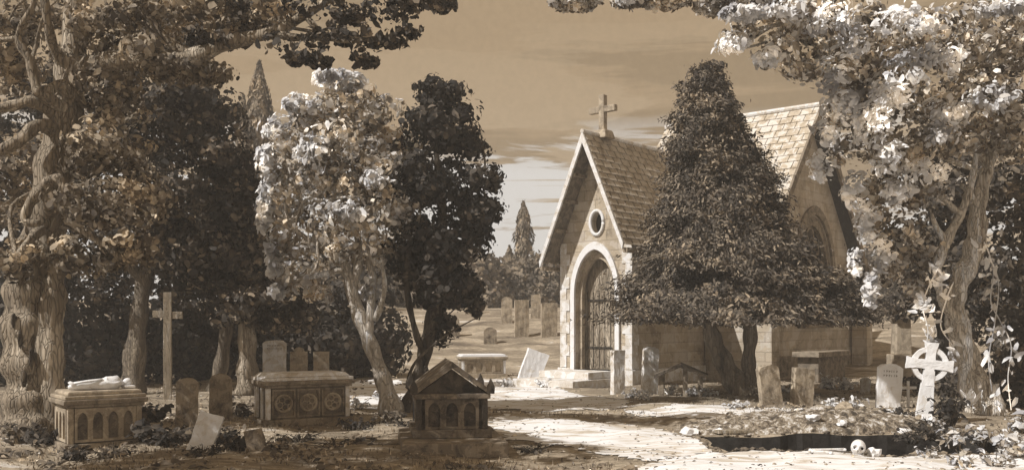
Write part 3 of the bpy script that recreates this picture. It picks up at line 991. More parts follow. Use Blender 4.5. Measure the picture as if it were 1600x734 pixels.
# ================================================================ SPOIL HEAP, SKULL, BONES
sp = MB(); c0 = Vector((5.5, 17.62, 0))
nx, ny = 150, 60; vs = []; fs = []
for j in range(ny + 1):
    for i in range(nx + 1):
        x = -2.6 + 5.2 * i / nx; y = -.80 + 1.75 * j / ny
        e = max(0, 1 - (x / 2.55) ** 2 - ((y - .05) / .82) ** 2)
        hgt = .42 * e ** .6 * (.8 + .25 * math.sin(x * 1.4 + .8))
        n = mnoise.fractal(Vector((x * 2.2, y * 2.8, 4)), 1, 2, 3)
        z = hz(c0.x + x, c0.y + y) - .05 + hgt * (1 + .22 * n) + ((.035 * mnoise.fractal(Vector((x * 7, y * 7, 1)), 1, 2, 4)) if e > 0 else -.03)
        vs.append((c0.x + x, c0.y + y, z))
for j in range(ny):
    for i in range(nx):
        a = j * (nx + 1) + i; fs.append((a, a + 1, a + nx + 2, a + nx + 1))
sp.add(vs, fs)
k = NT('spoil'); v = k.coords()
col = k.ramp(k.noise(v, 6.5, 7, .75, .4), [(.42, tone(.08)), (.48, tone(.20)), (.54, tone(.34)), (.59, tone(.70)), (.7, tone(.80))])
k.bump(k.noise(v, 12, 6, .7), 1, .08); M['spoil'] = k.out(col, .95, .05)
heap = sp.build('spoil_heap', 'spoil'); tag(heap, 'long heap of dug chalk and earth behind the open grave', 'earth heap')

rk = random.Random(5)
for i in range(9):
    a = rk.uniform(-2.4, 2.4); b = rk.uniform(-.8, .3)
    x, y = c0.x + a, c0.y + b
    if GX0 - .1 < x < GX1 + .1 and y < GY1 + .14: y = GY1 + .18 + rk.uniform(0, .3)
    e = max(0, 1 - (a / 2.55) ** 2 - ((y - c0.y - .05) / .82) ** 2)
    z = hz(x, y) - .02 + .42 * e ** .6 * (.8 + .25 * math.sin(a * 1.4 + .8))
    r_ = rk.uniform(.05, .15)
    o = MB().blob((0, 0, 0), (r_ * 1.2, r_, r_ * .75), 2, .35, seed=i).build('chalk_lump', 'stone_white' if i % 3 else 'stone_tan', None)
    o.location = (x, y, z); tag(o, 'lump of pale chalk thrown on the earth heap' if i % 3 else 'tan clod of dug earth thrown on the earth heap', 'stone', 'pale chalk lumps on the earth heap' if i % 3 else 'tan clods on the earth heap')

cb_ = MB()
for i in range(300):
    u = rk.random()
    if u < .6: x = rk.uniform(GX0, GX1); y = GY0 + rk.gauss(-.05, .06)
    elif u < .8: x = GX0 + rk.gauss(-.06, .07); y = rk.uniform(GY0, GY1)
    else: x = rk.uniform(GX0, GX1); y = GY1 + rk.gauss(.04, .04)
    r_ = rk.uniform(.012, .05)
    if GX0 - .02 < x < GX1 and GY0 < y < GY1: continue
    cb_.blob((x, y, hz(x, y) + r_ * .3), (r_ * 1.3, r_, r_ * .7), 1, .4, seed=i)
tag(cb_.build('soil_crumbs', 'earth'), 'crumbled soil along the lip of the open grave', 'soil', kind='stuff')
# skull
sk = empty('human_skull', G(1341, 712), R(-18), 'bare human skull lying at the near edge of the open grave', 'skull')
b = bmesh.new(); bmesh.ops.create_icosphere(b, subdivisions=5, radius=1)
for v in b.verts:
    c = v.co.copy()
    p = Vector((c.x * .105, c.y * .135, c.z * .115))
    if c.z < -.2 and c.y < .1: p.x *= 1 - .35 * min(1, (-.2 - c.z))          # narrow the face
    if c.y < -.3 and c.z < -.1: p.y -= .018
    for ex in (-1, 1):
        d = math.hypot((c.x - ex * .42) / .27, (c.z + .12) / .25)
        if d < 1.25 and c.y < 0: p.y += .06 * max(0, 1 - (d / 1.25) ** 4)
    d = math.hypot(c.x / .14, (c.z + .52) / .18)
    if d < 1.2 and c.y < 0: p.y += .04 * max(0, 1 - d ** 3)
    if c.y < -.2 and -.95 < c.z < -.78: p.y += .01
    v.co = p
sm = MB().bm(b); sm.M = Matrix.Identity(4)
skm = sm.build('cranium', 'bone', sk, smooth=True); skm.location = (0, 0, .125); skm.rotation_euler = (R(-8), R(10), 0)
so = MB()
for ex in (-1, 1): so.blob((ex * .043, -.072, .113), (.026, .012, .025), 2, .05)  # near-black blobs painted in as the shade of eye and nose sockets
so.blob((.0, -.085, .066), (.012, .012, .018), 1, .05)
so.build('socket_shade', 'black', sk, smooth=True).rotation_euler = (0, R(10) * 0, 0)
jw = MB()
for k in range(7): jw.box(-.042 + k * .012, -.033 + k * .012, -.112 + abs(k - 3) * .004, -.10 + abs(k - 3) * .004, .015, .036, .002)
jw.build('teeth', 'bone', sk)
MB().tube([(-.07, 0, .03), (-.06, -.06, .012), (-.03, -.10, .004), (.03, -.10, .004), (.06, -.06, .012), (.07, 0, .03)], [.014, .016, .018, .018, .016, .014], 7).build('jaw', 'bone', sk, smooth=True)


def bone(px, py, L, rz, label, tilt=0):
    r = empty('long_bone', G(px, py) + Vector((0, 0, .04)), R(rz), label, 'bone')
    m = MB().tube([(-L / 2, 0, 0), (-L / 4, 0, .008), (L / 4, 0, .008), (L / 2, 0, 0)], [.024, .015, .015, .026], 8)
    for s in (-1, 1):
        for t in (-1, 1): m.blob((s * (L / 2 + .01), t * .02, 0), (.028, .025, .024), 1, .1, seed=s + t)
    m.build('shaft', 'bone', r, smooth=True); r.rotation_euler = (0, R(tilt), R(rz))
    return r


bone(1293, 712, .50, 8, 'long pale bone lying left of the skull')
bone(1282, 716, .28, -28, 'short bone crossing under the longer one left of the skull')
o = MB().blob((0, 0, .06), (.10, .09, .09), 2, .3, seed=9).build('chalk_block', 'stone_white'); o.location = G(1364, 711); tag(o, 'white broken chalk block touching the right of the skull', 'stone')
pl_ = MB().box(-.75, .75, -.14, .14, 0, .06, .01).build('plank', 'wood_post', None, .006, sub=2)
pl_.location = G(1180, 676) + Vector((0.05, .15, .01)); pl_.rotation_euler = (0, 0, R(8)); tag(pl_, 'weathered board lying along the back edge of the open grave', 'plank')

# ================================================================ PLANTS
def plant(px, py, h, w, mat, label, n=26, leafw=.35, cat='plant', group=None, name='leafy_weed', blade=False, Z=None, stemm='weed'):
    p = G(px, py)
    if Z: p = Vector(((px - 800) / F * Z, Z, hz((px - 800) / F * Z, Z)))
    root = empty(name, p, 0, label, cat, group)
    m = MB(); C = []; N = []; S = []
    for i in range(n):
        a = RNG.uniform(0, 2 * math.pi); rr = w * math.sqrt(RNG.random()) * .55; hgt = h * RNG.uniform(.35, 1)
        tip = Vector((math.cos(a) * rr, math.sin(a) * rr, hgt * (1 - .35 * rr / w)))
        m.tube([(tip.x * .15, tip.y * .15, -.03), (tip.x * .5, tip.y * .5, tip.z * .6), tuple(tip)], [.006, .005, .003], 4)
        for q_ in range(3):
            f = RNG.uniform(.35, 1); C.append((p.x + tip.x * f + RNG.normal() * .02, p.y + tip.y * f + RNG.normal() * .02, p.z + tip.z * f))
            N.append((math.cos(a) * .7 + RNG.normal() * .4, math.sin(a) * .7 - .4 + RNG.normal() * .4, .5 + RNG.random())); S.append(h * leafw * RNG.uniform(.6, 1.3))
    m.build('stem', stemm, root)
    leaves('foliage', C, N, S, mat, root, aspect=.28 if blade else .6, curl=.45)
    return root


D = [  # dark weeds on the left
    (30, 688, .42, .8, 'dark weeds at the left of the great trunk'), (64, 694, .34, .6, 'dark weeds at the left corner of the arcaded tomb'),
    (118, 712, .26, .7, 'low dark weeds before the arcaded face of the figure tomb'), (176, 708, .24, .7, 'low weeds at the middle of the figure tomb base'),
    (236, 694, .42, .7, 'tall dark weeds at the right corner of the figure tomb'), (262, 700, .30, .7, 'dark weeds before the foot of the wooden cross'),
    (284, 690, .32, .6, 'dark weeds below the curved-top headstone'), (350, 690, .34, .7, 'dark weeds right of the pale leaning slab'),
    (372, 702, .30, .6, 'dark weeds left of the small tipped stump'), (432, 702, .24, .6, 'low dark weeds right of the small tipped stump'),
    (318, 715, .18, .7, 'low dark weeds under the pale leaning slab'), (560, 668, .26, .9, 'dark weeds between roundel tomb and forked tree'),
    (610, 660, .30, .8, 'dark weeds at the foot of the forked tree'), (640, 672, .22, .6, 'dark weeds left behind the gabled tomb'),
    (470, 690, .16, .9, 'flat dark weeds in front of the roundel tomb'), (520, 700, .14, 1.0, 'flat dark weeds on the earth before the forked tree'),
    (835, 705, .14, .8, 'low dark weeds right of the gabled tomb plinth'), (240, 660, .45, .8, 'dark weeds standing behind the figure tomb'),
    (376, 652, .4, .6, 'dark weeds between round-topped headstone and roundel tomb')]
for i, (px, py, h, w, lb) in enumerate(D):
    plant(px, py, h, w, 'weed' if i % 3 else 'weed_mid', lb, n=34, group='dark weeds about the tombs')
for px, py, h, w, lb in ((1405, 664, .34, .9, 'dark weeds on the right end of the earth heap'), (1445, 676, .30, .9, 'dark weeds between earth heap and ringed cross'), (1360, 668, .26, .8, 'dark weeds on the middle of the earth heap'),
                         (1425, 690, .28, .8, 'dark weeds hanging over the right end of the open grave'), (1300, 664, .18, .7, 'low dark weeds on the left half of the earth heap'), (1475, 690, .30, .8, 'dark weeds between the open grave and the pale plants')):
    plant(px, py, h, w, 'weed', lb, n=40, leafw=.26, group='dark weeds on the earth heap')
Wt = [  # pale plants at the lower right
    (1490, 700, .34, .5, 'pale broad-leaved plant left of the right trunk foot'), (1535, 692, .42, .6, 'white broad-leaved plant at the right trunk foot'),
    (1450, 712, .22, .4, 'small pale plant right of the open grave'), (1570, 700, .40, .5, 'white-leaved plant right of the trunk foot'),
    (1505, 722, .28, .5, 'low pale plant at the end of the grave'), (1555, 724, .30, .6, 'low white plant in the bottom corner clump'),
    (1595, 716, .42, .6, 'white plant at the edge of the corner clump'), (1590, 672, .5, .5, 'pale plant under the hanging vine'),
    (1462, 672, .24, .4, 'pale flowers at the foot of the ringed cross'), (1420, 662, .2, .5, 'white flowers before the small thin cross'),
    (1400, 655, .18, .5, 'white flowers under the white headstone'), (1230, 655, .14, .6, 'white flowers on the grave mound before the square headstone')]
for i, (px, py, h, w, lb) in enumerate(Wt):
    plant(px, py, h * 1.05, w, 'weed_pale', lb, n=20, leafw=.30, name='flowering_plant', cat='plant', group='pale plants by the grave', stemm='weed_mid')
Fl = [(1045, 616, 'white flowers left of the table tomb'), (1085, 620, 'white flowers below the table tomb slab'), (1108, 618, 'white flowers left of the yew trunk'),
      (1185, 612, 'white flowers right of the yew trunk'), (1228, 616, 'white flowers between the two tan headstones'), (1005, 625, 'white flowers at the foot of the thin tall headstone'),
      (850, 605, 'white flowers right of the leaning white slab'), (790, 603, 'white flowers below the far chest tomb'), (985, 620, 'white flowers right of the narrow pale headstone'),
      (560, 640, 'white flowers on the path behind the roundel tomb'), (630, 640, 'white flowers in the fork foot of the tree'), (600, 628, 'white flowers left of the forked tree'),
      (1300, 640, 'white flowers above the earth heap'), (1335, 650, 'white flowers left below the white headstone'), (1150, 640, 'white flowers on the mound before the yew')]
for px, py, lb in Fl:
    plant(px, py, .32, .6, 'blossom', lb, n=16, leafw=.34, name='flower_clump', cat='flowers', group='white flower clumps', stemm='weed_mid')
for i, (px, py) in enumerate([(1295, 590), (1325, 588)]):
    plant(px, 606, .55, .7, 'blossom', ['tuft of white grass before the transept wall', 'right-hand tuft of white grass before the transept wall'][i], n=20, leafw=.5, name='grass_tuft', cat='grass', blade=True, group='white grass tufts')

# lily by the right trunk
ly = empty('white_lily', G(1517, 652), 0, 'large white cup-shaped bloom at the foot of the twisted trunk', 'flower')
m = MB()
for k in range(6):
    a = k * math.pi / 3; d = Vector((math.cos(a), math.sin(a), 0)); s = Vector((-d.y, d.x, 0))
    vs = []
    for t, w_, h_ in ((.02, .02, 0), (.10, .07, .08), (.17, .08, .20), (.24, .015, .30)):
        vs += [d * t + s * w_ + Vector((0, 0, h_)), d * t - s * w_ + Vector((0, 0, h_))]
    m.add(vs, [(0, 1, 3, 2), (2, 3, 5, 4), (4, 5, 7, 6)])
m.M = Matrix.Identity(4)
o = m.build('petals', 'bone', ly, smooth=True); o.location = (0, 0, .22)
MB().tube([(0, 0, -.1), (.01, 0, .24)], .012, 6).build('stem', 'weed_mid', ly)


# grass and small litter over the earth
def blades():
    n = 36000
    t = RNG.random(n)
    Y = 11 + (36 - 11) * t ** 1.5
    X = (RNG.random(n) - .5) * 1.15 * Y
    s1 = np.sin(X * 1.1 + 2) + np.sin(Y * 1.6 + X * .5) + np.sin(X * 2.7 - Y * 2.1) * .7
    keep = (s1 + RNG.normal(size=n) * .6) > .2
    # keep the paths and the grave clear
    pyx = 500 + F * H / Y; px = 800 + X / Y * F
    keep &= ~((px > 740) & (pyx > 655) & (px < 1130) & (pyx < 715))
    keep &= ~((px > 1000) & (pyx > 702))
    keep &= ~((px > 735) & (px < 985) & (pyx > 590) & (pyx < 642))
    keep &= ~((X > GX0 - .1) & (X < GX1 + .1) & (Y > GY0 - .15) & (Y < GY1 + .1))
    keep &= ~((px > 535) & (px < 655) & (pyx > 597) & (pyx < 640))
    X = X[keep]; Y = Y[keep]; n = len(X)
    hgt = .03 + .075 * RNG.random(n) ** 2
    Zz = hh(X, Y)
    a = RNG.random(n) * 2 * np.pi; w = .006 + .010 * RNG.random(n)
    dx = np.cos(a) * w; dy = np.sin(a) * w
    bx = RNG.normal(size=n) * .03; by = RNG.normal(size=n) * .03
    V = np.empty((n, 3, 3))
    V[:, 0] = np.stack([X - dx, Y - dy, Zz - .005], 1); V[:, 1] = np.stack([X + dx, Y + dy, Zz - .005], 1); V[:, 2] = np.stack([X + bx, Y + by, Zz + hgt], 1)
    me = bpy.data.meshes.new('grass')
    me.vertices.add(n * 3); me.vertices.foreach_set('co', V.reshape(-1))
    me.loops.add(n * 3); me.loops.foreach_set('vertex_index', np.arange(n * 3, dtype=np.int32))
    me.polygons.add(n); me.polygons.foreach_set('loop_start', np.arange(0, n * 3, 3, dtype=np.int32))
    me.update(calc_edges=True); me.materials.append(M['grass'])
    o = bpy.data.objects.new('grass', me); COL.objects.link(o)
    tag(o, 'short worn grass over the graveyard earth', 'grass', kind='stuff')
    n = 5200
    Y = 11.2 + 24 * RNG.random(n) ** 1.4; X = (RNG.random(n) - .5) * 1.15 * Y
    keep = ~((X > GX0 - .12) & (X < GX1 + .12) & (Y > GY0 - .12) & (Y < GY1 + .12)); X = X[keep]; Y = Y[keep]; n = len(X)
    C = np.stack([X, Y, hh(X, Y) + .028], 1); N = np.stack([RNG.normal(size=n) * .35, RNG.normal(size=n) * .35, np.ones(n)], 1)
    o = leaves('fallen_leaves', C, N, .03 + .05 * RNG.random(n), 'fallen', aspect=.6, curl=.5)
    tag(o, 'scattered dry leaves on path and earth', 'fallen leaves', kind='stuff')
    # ground cover: low leaves, clods
    n = 9000
    Y = 11.3 + 22 * RNG.random(n) ** 1.5; X = (RNG.random(n) - .5) * 1.12 * Y
    s1 = np.sin(X * 1.7 + 1) * np.cos(Y * 1.3) + .6 * np.sin(X * 3.3 + Y * 2.2)
    pyx = 500 + F * H / Y; px = 800 + X / Y * F
    keep = (s1 > .25) & ~((px > 730) & (pyx > 585) & (px < 1130) & (pyx < 730)) & ~((px > 1000) & (pyx > 702)) & ~((X > GX0 - .1) & (X < GX1 + .1) & (Y > GY0 - .15) & (Y < GY1 + .1))
    X = X[keep]; Y = Y[keep]; n = len(X)
    C = np.stack([X, Y, hh(X, Y) + .02 + .06 * RNG.random(n)], 1)
    N = np.stack([RNG.normal(size=n) * .5, -.4 + RNG.normal(size=n) * .5, np.ones(n)], 1)
    o = leaves('ground_cover', C, N, .05 + .11 * RNG.random(n), 'weed_mid', aspect=.6, curl=.4)
    tag(o, 'low creeping leaves on the graveyard earth', 'ground cover', kind='stuff')


blades()
# pebbles on the path: individual small stones near the camera
rk = random.Random(9)
peb = [];  peb0 = [MB().blob((0, 0, 0), (1, .8, .6), 1, .3, seed=q_).build('path_stone', 'stone_white' if q_ % 2 else 'stone_tan') for q_ in range(4)]
for i in range(110):
    px = rk.uniform(820, 1590); py = rk.uniform(640, 733)
    p = G(px, py)
    if GX0 - .1 < p.x < GX1 + .1 and GY0 - .15 < p.y < GY1 + .7: continue
    o = peb0.pop(0) if peb0 else peb[len(peb) % 4].copy()
    if o.name not in COL.objects: COL.objects.link(o)
    peb.append(o); i = len(peb) - 1
    r_ = rk.uniform(.018, .06); o.scale = (r_, r_, r_); o.location = p + Vector((0, 0, .012)); o.rotation_euler = (0, 0, rk.uniform(0, 6))
    tag(o, 'small pale stone lying on the worn path' if i % 2 else 'small tan stone lying on the worn path', 'stone', 'pale path stones' if i % 2 else 'tan path stones')

# ================================================================ TREES
# A great old tree, left
baseA = G(52, 672)
A = tree('old_tree', baseA, 'huge gnarled tree at the left edge with a hollow trunk and spreading boughs',
         [[(48, 690, 17.2, 66), (50, 655, 17.3, 50), (50, 600, 17.4, 43), (46, 540, 17.4, 42), (50, 480, 17.5, 41), (60, 420, 17.6, 38), (72, 350, 17.6, 32), (84, 280, 17.6, 28), (96, 200, 17.6, 25), (108, 120, 17.6, 21), (116, 40, 17.6, 18), (120, -60, 17.6, 14)],
          [(92, 690, 17.1, 26), (84, 640, 17.1, 22), (78, 560, 17.1, 20), (82, 480, 17.2, 17), (88, 420, 17.2, 12)],
          [(118, 150, 17.5, 14), (92, 135, 17.2, 10), (62, 145, 17.0, 8), (48, 95, 16.9, 7), (30, 60, 16.9, 6), (50, 10, 16.8, 5), (60, -30, 16.8, 4)],
          [(104, 105, 17.5, 11), (80, 70, 17.2, 8), (72, 20, 17.0, 7), (66, -30, 17.0, 5)],
          [(98, 170, 17.4, 12), (70, 150, 17.0, 10), (58, 140, 16.9, 8), (46, 100, 16.9, 6)],
          [(84, 205, 17.4, 13), (60, 195, 17.0, 10), (28, 220, 16.8, 10), (-10, 240, 16.7, 8)],
          [(88, 180, 17.4, 10), (50, 160, 17.0, 9), (20, 165, 16.9, 8), (-20, 172, 16.8, 7)],
          [(80, 310, 17.4, 14), (62, 300, 16.6, 10), (46, 318, 16.5, 8), (40, 345, 16.5, 7), (62, 350, 16.5, 6)],
          [(82, 330, 17.2, 12), (72, 290, 16.6, 9), (90, 278, 16.5, 8), (102, 300, 16.5, 8), (110, 345, 16.5, 7), (145, 372, 16.4, 6), (190, 402, 16.3, 4)],
          [(64, 360, 17.2, 9), (50, 370, 16.6, 7), (25, 400, 16.5, 5)],
          [(112, 110, 17.6, 16), (160, 98, 17.2, 15), (220, 92, 16.8, 14), (300, 88, 16.4, 13), (360, 66, 16.2, 12), (430, 50, 16, 10), (480, 22, 15.8, 7), (540, -15, 15.6, 5)],
          [(425, 52, 16, 8), (470, 60, 15.8, 5), (520, 62, 15.7, 4), (565, 64, 15.6, 3)],
          [(480, 30, 15.8, 5), (500, 50, 15.7, 4), (530, 65, 15.6, 3), (600, 60, 15.5, 2)],
          [(560, -20, 15.8, 5), (620, 0, 15.6, 4), (655, 20, 15.5, 3)],
          [(300, 90, 16.4, 9), (260, 60, 16.4, 6), (230, 20, 16.4, 5)]],
         'bark_old',
         [(170, 325, 16.6, 80, 44, 1.0), (205, 390, 16.6, 42, 26, .7), (130, 400, 17.0, 60, 34, .8), (20, 400, 16.7, 50, 36, .8), (170, 240, 17.2, 70, 50, 1.0), (215, 300, 17.4, 50, 46, .9),
          (165, 60, 17.4, 44, 60, 1.0), (20, 60, 18.4, 50, 60, .8), (15, 110, 18.6, 40, 40, .6), (180, 150, 17.8, 50, 50, .9), (60, 250, 18.4, 70, 40, .6), (10, 300, 18.2, 40, 60, .6), (60, 20, 18.6, 60, 40, .6),
          (240, 30, 17.0, 70, 34, .9), (330, 20, 16.6, 60, 24, .8), (250, 95, 17.0, 60, 30, .8), (300, 110, 16.6, 60, 22, .7), (410, 20, 16.2, 55, 20, .7), (370, 45, 16.4, 40, 20, .5)],
         'lf_old', leaf=.17, puff=.40, per=.9, twigs=26, flute=.16, seg=28)
C, N, S = crown_pts([(455, 68, 15.9, 50, 22, .7), (500, 15, 15.7, 70, 18, .8), (520, 60, 15.6, 50, 14, .5), (575, 62, 15.6, 46, 16, .5), (600, 20, 15.6, 55, 16, .5), (650, 8, 15.6, 50, 12, .5), (690, 4, 15.5, 28, 8, .4), (570, 95, 15.7, 26, 9, .3), (610, 66, 15.6, 30, 8, .3), (540, 30, 15.8, 30, 9, .4),
                     (470, 92, 15.7, 26, 9, .4), (500, 95, 15.7, 20, 10, .4), (640, 50, 15.6, 24, 9, .3), (380, 0, 16, 60, 14, .5), (350, 66, 16.2, 30, 12, .5), (310, 60, 16.2, 24, 10, .5)], .34, .17, .17, dens=.5)
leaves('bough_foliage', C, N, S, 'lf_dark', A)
hol = MB()
for (px, py, rx, ry) in ((36, 590, 6, 16), (30, 530, 3, 14), (20, 500, 3, 12), (48, 560, 3, 18)):
    c = P(px, py, 16.82); hol.blob((c.x - baseA.x, c.y - baseA.y + .03, c.z - baseA.z), (rx * 14 / F, .07, ry * 17 / F), 2, .15, seed=px)
hol.build('hollow', 'bark_dark', A, smooth=True)  # dark bark lumps on the surface stand in for shade inside hollows
br = MB()
for (px, py, r_) in ((38, 668, 16), (60, 664, 15), (26, 672, 10)):
    c = P(px, py, 16.6); br.blob((c.x - baseA.x, c.y - baseA.y, c.z - baseA.z), (r_ * 17 / F, .2, r_ * 17 / F), 3, .15, seed=px)
br.build('root_burl', 'bark_old', A, smooth=True)

# B second tree
tree('woodland_tree', G(210, 613), 'dense dark tree with a leaning fluted trunk behind the figure tomb',
     [[(205, 618, 26.6, 26), (208, 600, 26.6, 19), (214, 540, 26.6, 15), (220, 480, 26.6, 13), (228, 420, 26.6, 12), (240, 330, 26.6, 10), (260, 240, 26.6, 8)],
      [(226, 440, 26.6, 9), (190, 400, 26.200000000000003, 7), (150, 370, 26.200000000000003, 4)], [(235, 360, 26.6, 8), (290, 300, 26.200000000000003, 6), (340, 240, 26.200000000000003, 4)]],
     'bark_mid',
     [(280, 200, 25.1, 75, 65, 1.6), (335, 180, 25.1, 46, 45, 1.2), (350, 250, 25.1, 46, 46, 1.2), (270, 300, 25.1, 80, 70, 1.6), (345, 330, 25.6, 55, 60, 1.4), (220, 370, 26.1, 70, 50, 1.4), (300, 385, 26.1, 85, 60, 1.5), (200, 200, 25.6, 60, 60, 1.4), (150, 440, 26.6, 60, 40, 1), (230, 130, 25.200000000000003, 60, 40, 1.3), (260, 60, 25.6, 60, 40, 1.2), (100, 330, 27.1, 100, 80, 1), (60, 180, 27.1, 100, 100, 1), (10, 340, 27.1, 90, 80, 1), (290, 170, 25.2, 75, 60, 1.4)],
     'lf_dark', leaf=.22, puff=.55, per=.9, twigs=14, dens=1.1, group='trees on the left side')
# C two trees deeper
tree('woodland_tree', G(344, 612), 'slim leaning trunk under dark leaves, left of the pale stump-like trunk',
     [[(336, 622, 27, 15), (342, 590, 27, 12), (350, 540, 27, 10), (356, 480, 27, 9), (350, 420, 27, 8), (350, 360, 27, 6)], [(352, 470, 27, 7), (330, 430, 27, 5), (322, 400, 27, 4)]],
     'bark_mid', [(350, 400, 26, 70, 50, 1.6), (380, 330, 26.5, 45, 60, 1.4), (390, 430, 26, 50, 40, 1.4), (310, 450, 27, 60, 36, 1.4), (375, 280, 27, 35, 45, 1.2)], 'lf_dark', leaf=.24, puff=.55, per=.9, twigs=6, group='trees on the left side')
tree('woodland_tree', G(388, 610), 'straight tan fluted trunk left of the tall lettered headstone',
     [[(387, 622, 26, 22), (387, 590, 26, 17), (386, 550, 26, 14), (386, 500, 26, 13), (390, 440, 26, 11), (395, 380, 26, 8)]],
     'bark_old', [(420, 470, 25.4, 60, 34, 1.3), (410, 410, 26.5, 46, 50, 1.3), (370, 486, 25.6, 50, 24, 1), (400, 350, 27, 32, 60, 1.2), (450, 500, 26, 50, 28, 1.1)], 'lf_dark', leaf=.22, puff=.5, per=.9, twigs=5, group='trees on the left side')

# dark hedge bushes behind everything on the left
hb = [(15, 455, 30, 80, 150, 'leftmost'), (110, 510, 29, 60, 90, 'left'), (180, 520, 30, 50, 80, ''), (260, 500, 31, 60, 100, ''), (330, 500, 32, 60, 100, ''), (420, 520, 33, 60, 80, ''), (500, 520, 33, 60, 75, ''), (570, 500, 34, 60, 110, '')]
hl = ['black evergreen bush glimpsed left of the great trunk', 'black evergreen bush between the great trunk and second trunk', 'black evergreen bush behind the carved figure', 'black evergreen bush behind the wooden cross',
      'black evergreen bush behind the slim leaning trunk', 'dark evergreen bush behind the tall lettered headstone', 'dark evergreen bush right of the row of three headstones', 'dark evergreen bush seen through the forked tree']
for (px, py, Z, rx, ry, _), lb in zip(hb, hl):
    x = (px - 800) / F * Z; b0 = Vector((x, Z, hz(x, Z)))
    tree('evergreen_bush', b0, lb, [[(px, 500 + F * (H - b0.z) / Z + 4, Z, 8), (px, py, Z, 6), (px + 4, py - ry * .6, Z, 3)]], 'bark_dark',
         [(px, py, Z, rx, ry, 1.2), (px + rx * .4, py + 30, Z - .3, rx * .8, ry * .6, 1), (px - rx * .4, py + 40, Z - .3, rx * .8, ry * .55, 1), (px, 575, Z - .2, rx, 32, .8)],
         'lf_hedge', leaf=.30, puff=.6, per=.8, cat='bush', group='evergreen bushes under the trees', dens=1.0)

# distant cypress
def cypress(px, top, bottom, wpx, Z, label, mat='lf_cyp', group='distant cypresses', leaf=.22):
    x = (px - 800) / F * Z; b0 = Vector((x, Z, hz(x, Z)))
    root = empty('cypress_tree', b0, 0, label, 'tree', group)
    h_ = P(px, top, Z).z - b0.z; w_ = wpx * Z / F / 2
    MB().tube([(0, 0, -.2), (0, 0, h_ * .4), (0, 0, h_ * .9)], [.16, .12, .03], 8).build('trunk', 'bark_mid', root)
    n = int(h_ * w_ * 620)
    t = RNG.random(n) ** .85; a = RNG.random(n) * 2 * np.pi
    prof = w_ * np.clip(np.minimum(1, (1 - t) * 3.2) ** .7, 0.05, 1) * (.80 + .2 * np.sin(t * 31 + 3 * np.sin(a)))
    rr = prof * np.where(RNG.random(n) < .75, .85 + .2 * RNG.random(n), RNG.random(n))
    C = np.stack([b0.x + rr * np.cos(a), b0.y + rr * np.sin(a), b0.z + .3 + t * (h_ - .3)], 1)
    N = np.stack([np.cos(a), np.sin(a), .3 + 0 * a], 1) + .35 * RNG.normal(size=(n, 3))
    T = np.tile(np.array([0, 0, 1.]), (n, 1))
    leaves('crown', C, N, leaf * (.7 + .8 * RNG.random(n)), mat, root, aspect=.45, T=T)
    return root


cypress(405, 98, 500, 62, 46, 'tall soft grey-brown cypress rising behind the left trees')
cypress(380, 150, 500, 42, 48, 'shorter cypress half hidden left of the tall one')
cypress(818, 316, 500, 36, 60, 'tall narrow cypress far behind the left corner of the chapel')
cypress(796, 385, 500, 24, 62, 'small thin cypress left of the tall narrow one by the chapel')
cypress(842, 400, 500, 24, 62, 'small thin cypress between the tall narrow one and the chapel')

# D light tree of the centre
tree('pale_leaved_tree', G(612, 644), 'sunlit pale-leaved tree with trunk leaning left, white at its left edge',
     [[(616, 652, 20.6, 22), (606, 618, 20.7, 15), (590, 570, 20.8, 12), (572, 520, 20.9, 11), (556, 470, 21, 10), (542, 425, 21, 9), (524, 380, 21, 8), (510, 330, 21, 6), (505, 260, 21, 5), (520, 190, 21, 3)],
      [(574, 525, 20.9, 8), (580, 480, 20.9, 6), (584, 440, 21, 6), (578, 400, 21, 5), (590, 340, 21, 4), (600, 280, 21, 3)],
      [(552, 455, 21, 7), (560, 400, 21, 6), (556, 340, 21, 5), (560, 260, 21, 4)],
      [(586, 500, 20.9, 5), (600, 455, 20.6, 4), (598, 420, 20.5, 3)], [(540, 420, 21, 6), (500, 430, 20.8, 4), (460, 440, 20.7, 3)], [(530, 395, 21, 5), (490, 380, 20.8, 4), (450, 350, 20.7, 3)]],
     'bark_pale',
     [(545, 160, 21, 44, 38, 1.0), (500, 190, 20.8, 40, 34, .9), (590, 190, 21.2, 36, 46, .9), (465, 225, 20.8, 34, 36, .9), (540, 230, 20.6, 60, 34, 1.1), (490, 280, 20.6, 46, 34, 1), (450, 300, 20.9, 26, 50, .7), (560, 310, 20.4, 60, 36, 1.0), (520, 350, 20.6, 50, 30, .9), (600, 350, 20.6, 46, 36, .9),
      (450, 370, 21.1, 24, 44, .6), (480, 420, 21, 34, 34, .7), (445, 440, 21.2, 22, 30, .5), (590, 270, 20.8, 36, 34, .8), (430, 330, 21.2, 14, 40, .4), (500, 460, 21.2, 24, 16, .4), (615, 250, 20.9, 38, 50, .8), (625, 330, 20.9, 34, 44, .8), (560, 395, 21, 60, 28, .8), (540, 260, 21.2, 70, 60, 1)],
     'lf_light', leaf=.20, puff=.42, per=.85, twigs=22, dens=.9, fill=.3)
Dt = [o for o in bpy.data.objects if o.name == 'pale_leaved_tree'][0]
C, N, S = crown_pts([(545, 128, 20.9, 40, 12, .7), (490, 168, 20.7, 30, 14, .7), (450, 205, 20.7, 22, 20, .6), (435, 260, 20.7, 14, 34, .4), (430, 330, 20.9, 10, 40, .3), (445, 400, 20.9, 10, 40, .3), (450, 455, 20.9, 10, 14, .3), (500, 240, 20.1, 26, 18, .3), (600, 280, 20, 22, 14, .3), (560, 330, 19.9, 30, 14, .3), (510, 225, 20.2, 20, 10, .3), (595, 450, 21.4, 26, 18, .4)], .95, .20, .21, dens=.8)
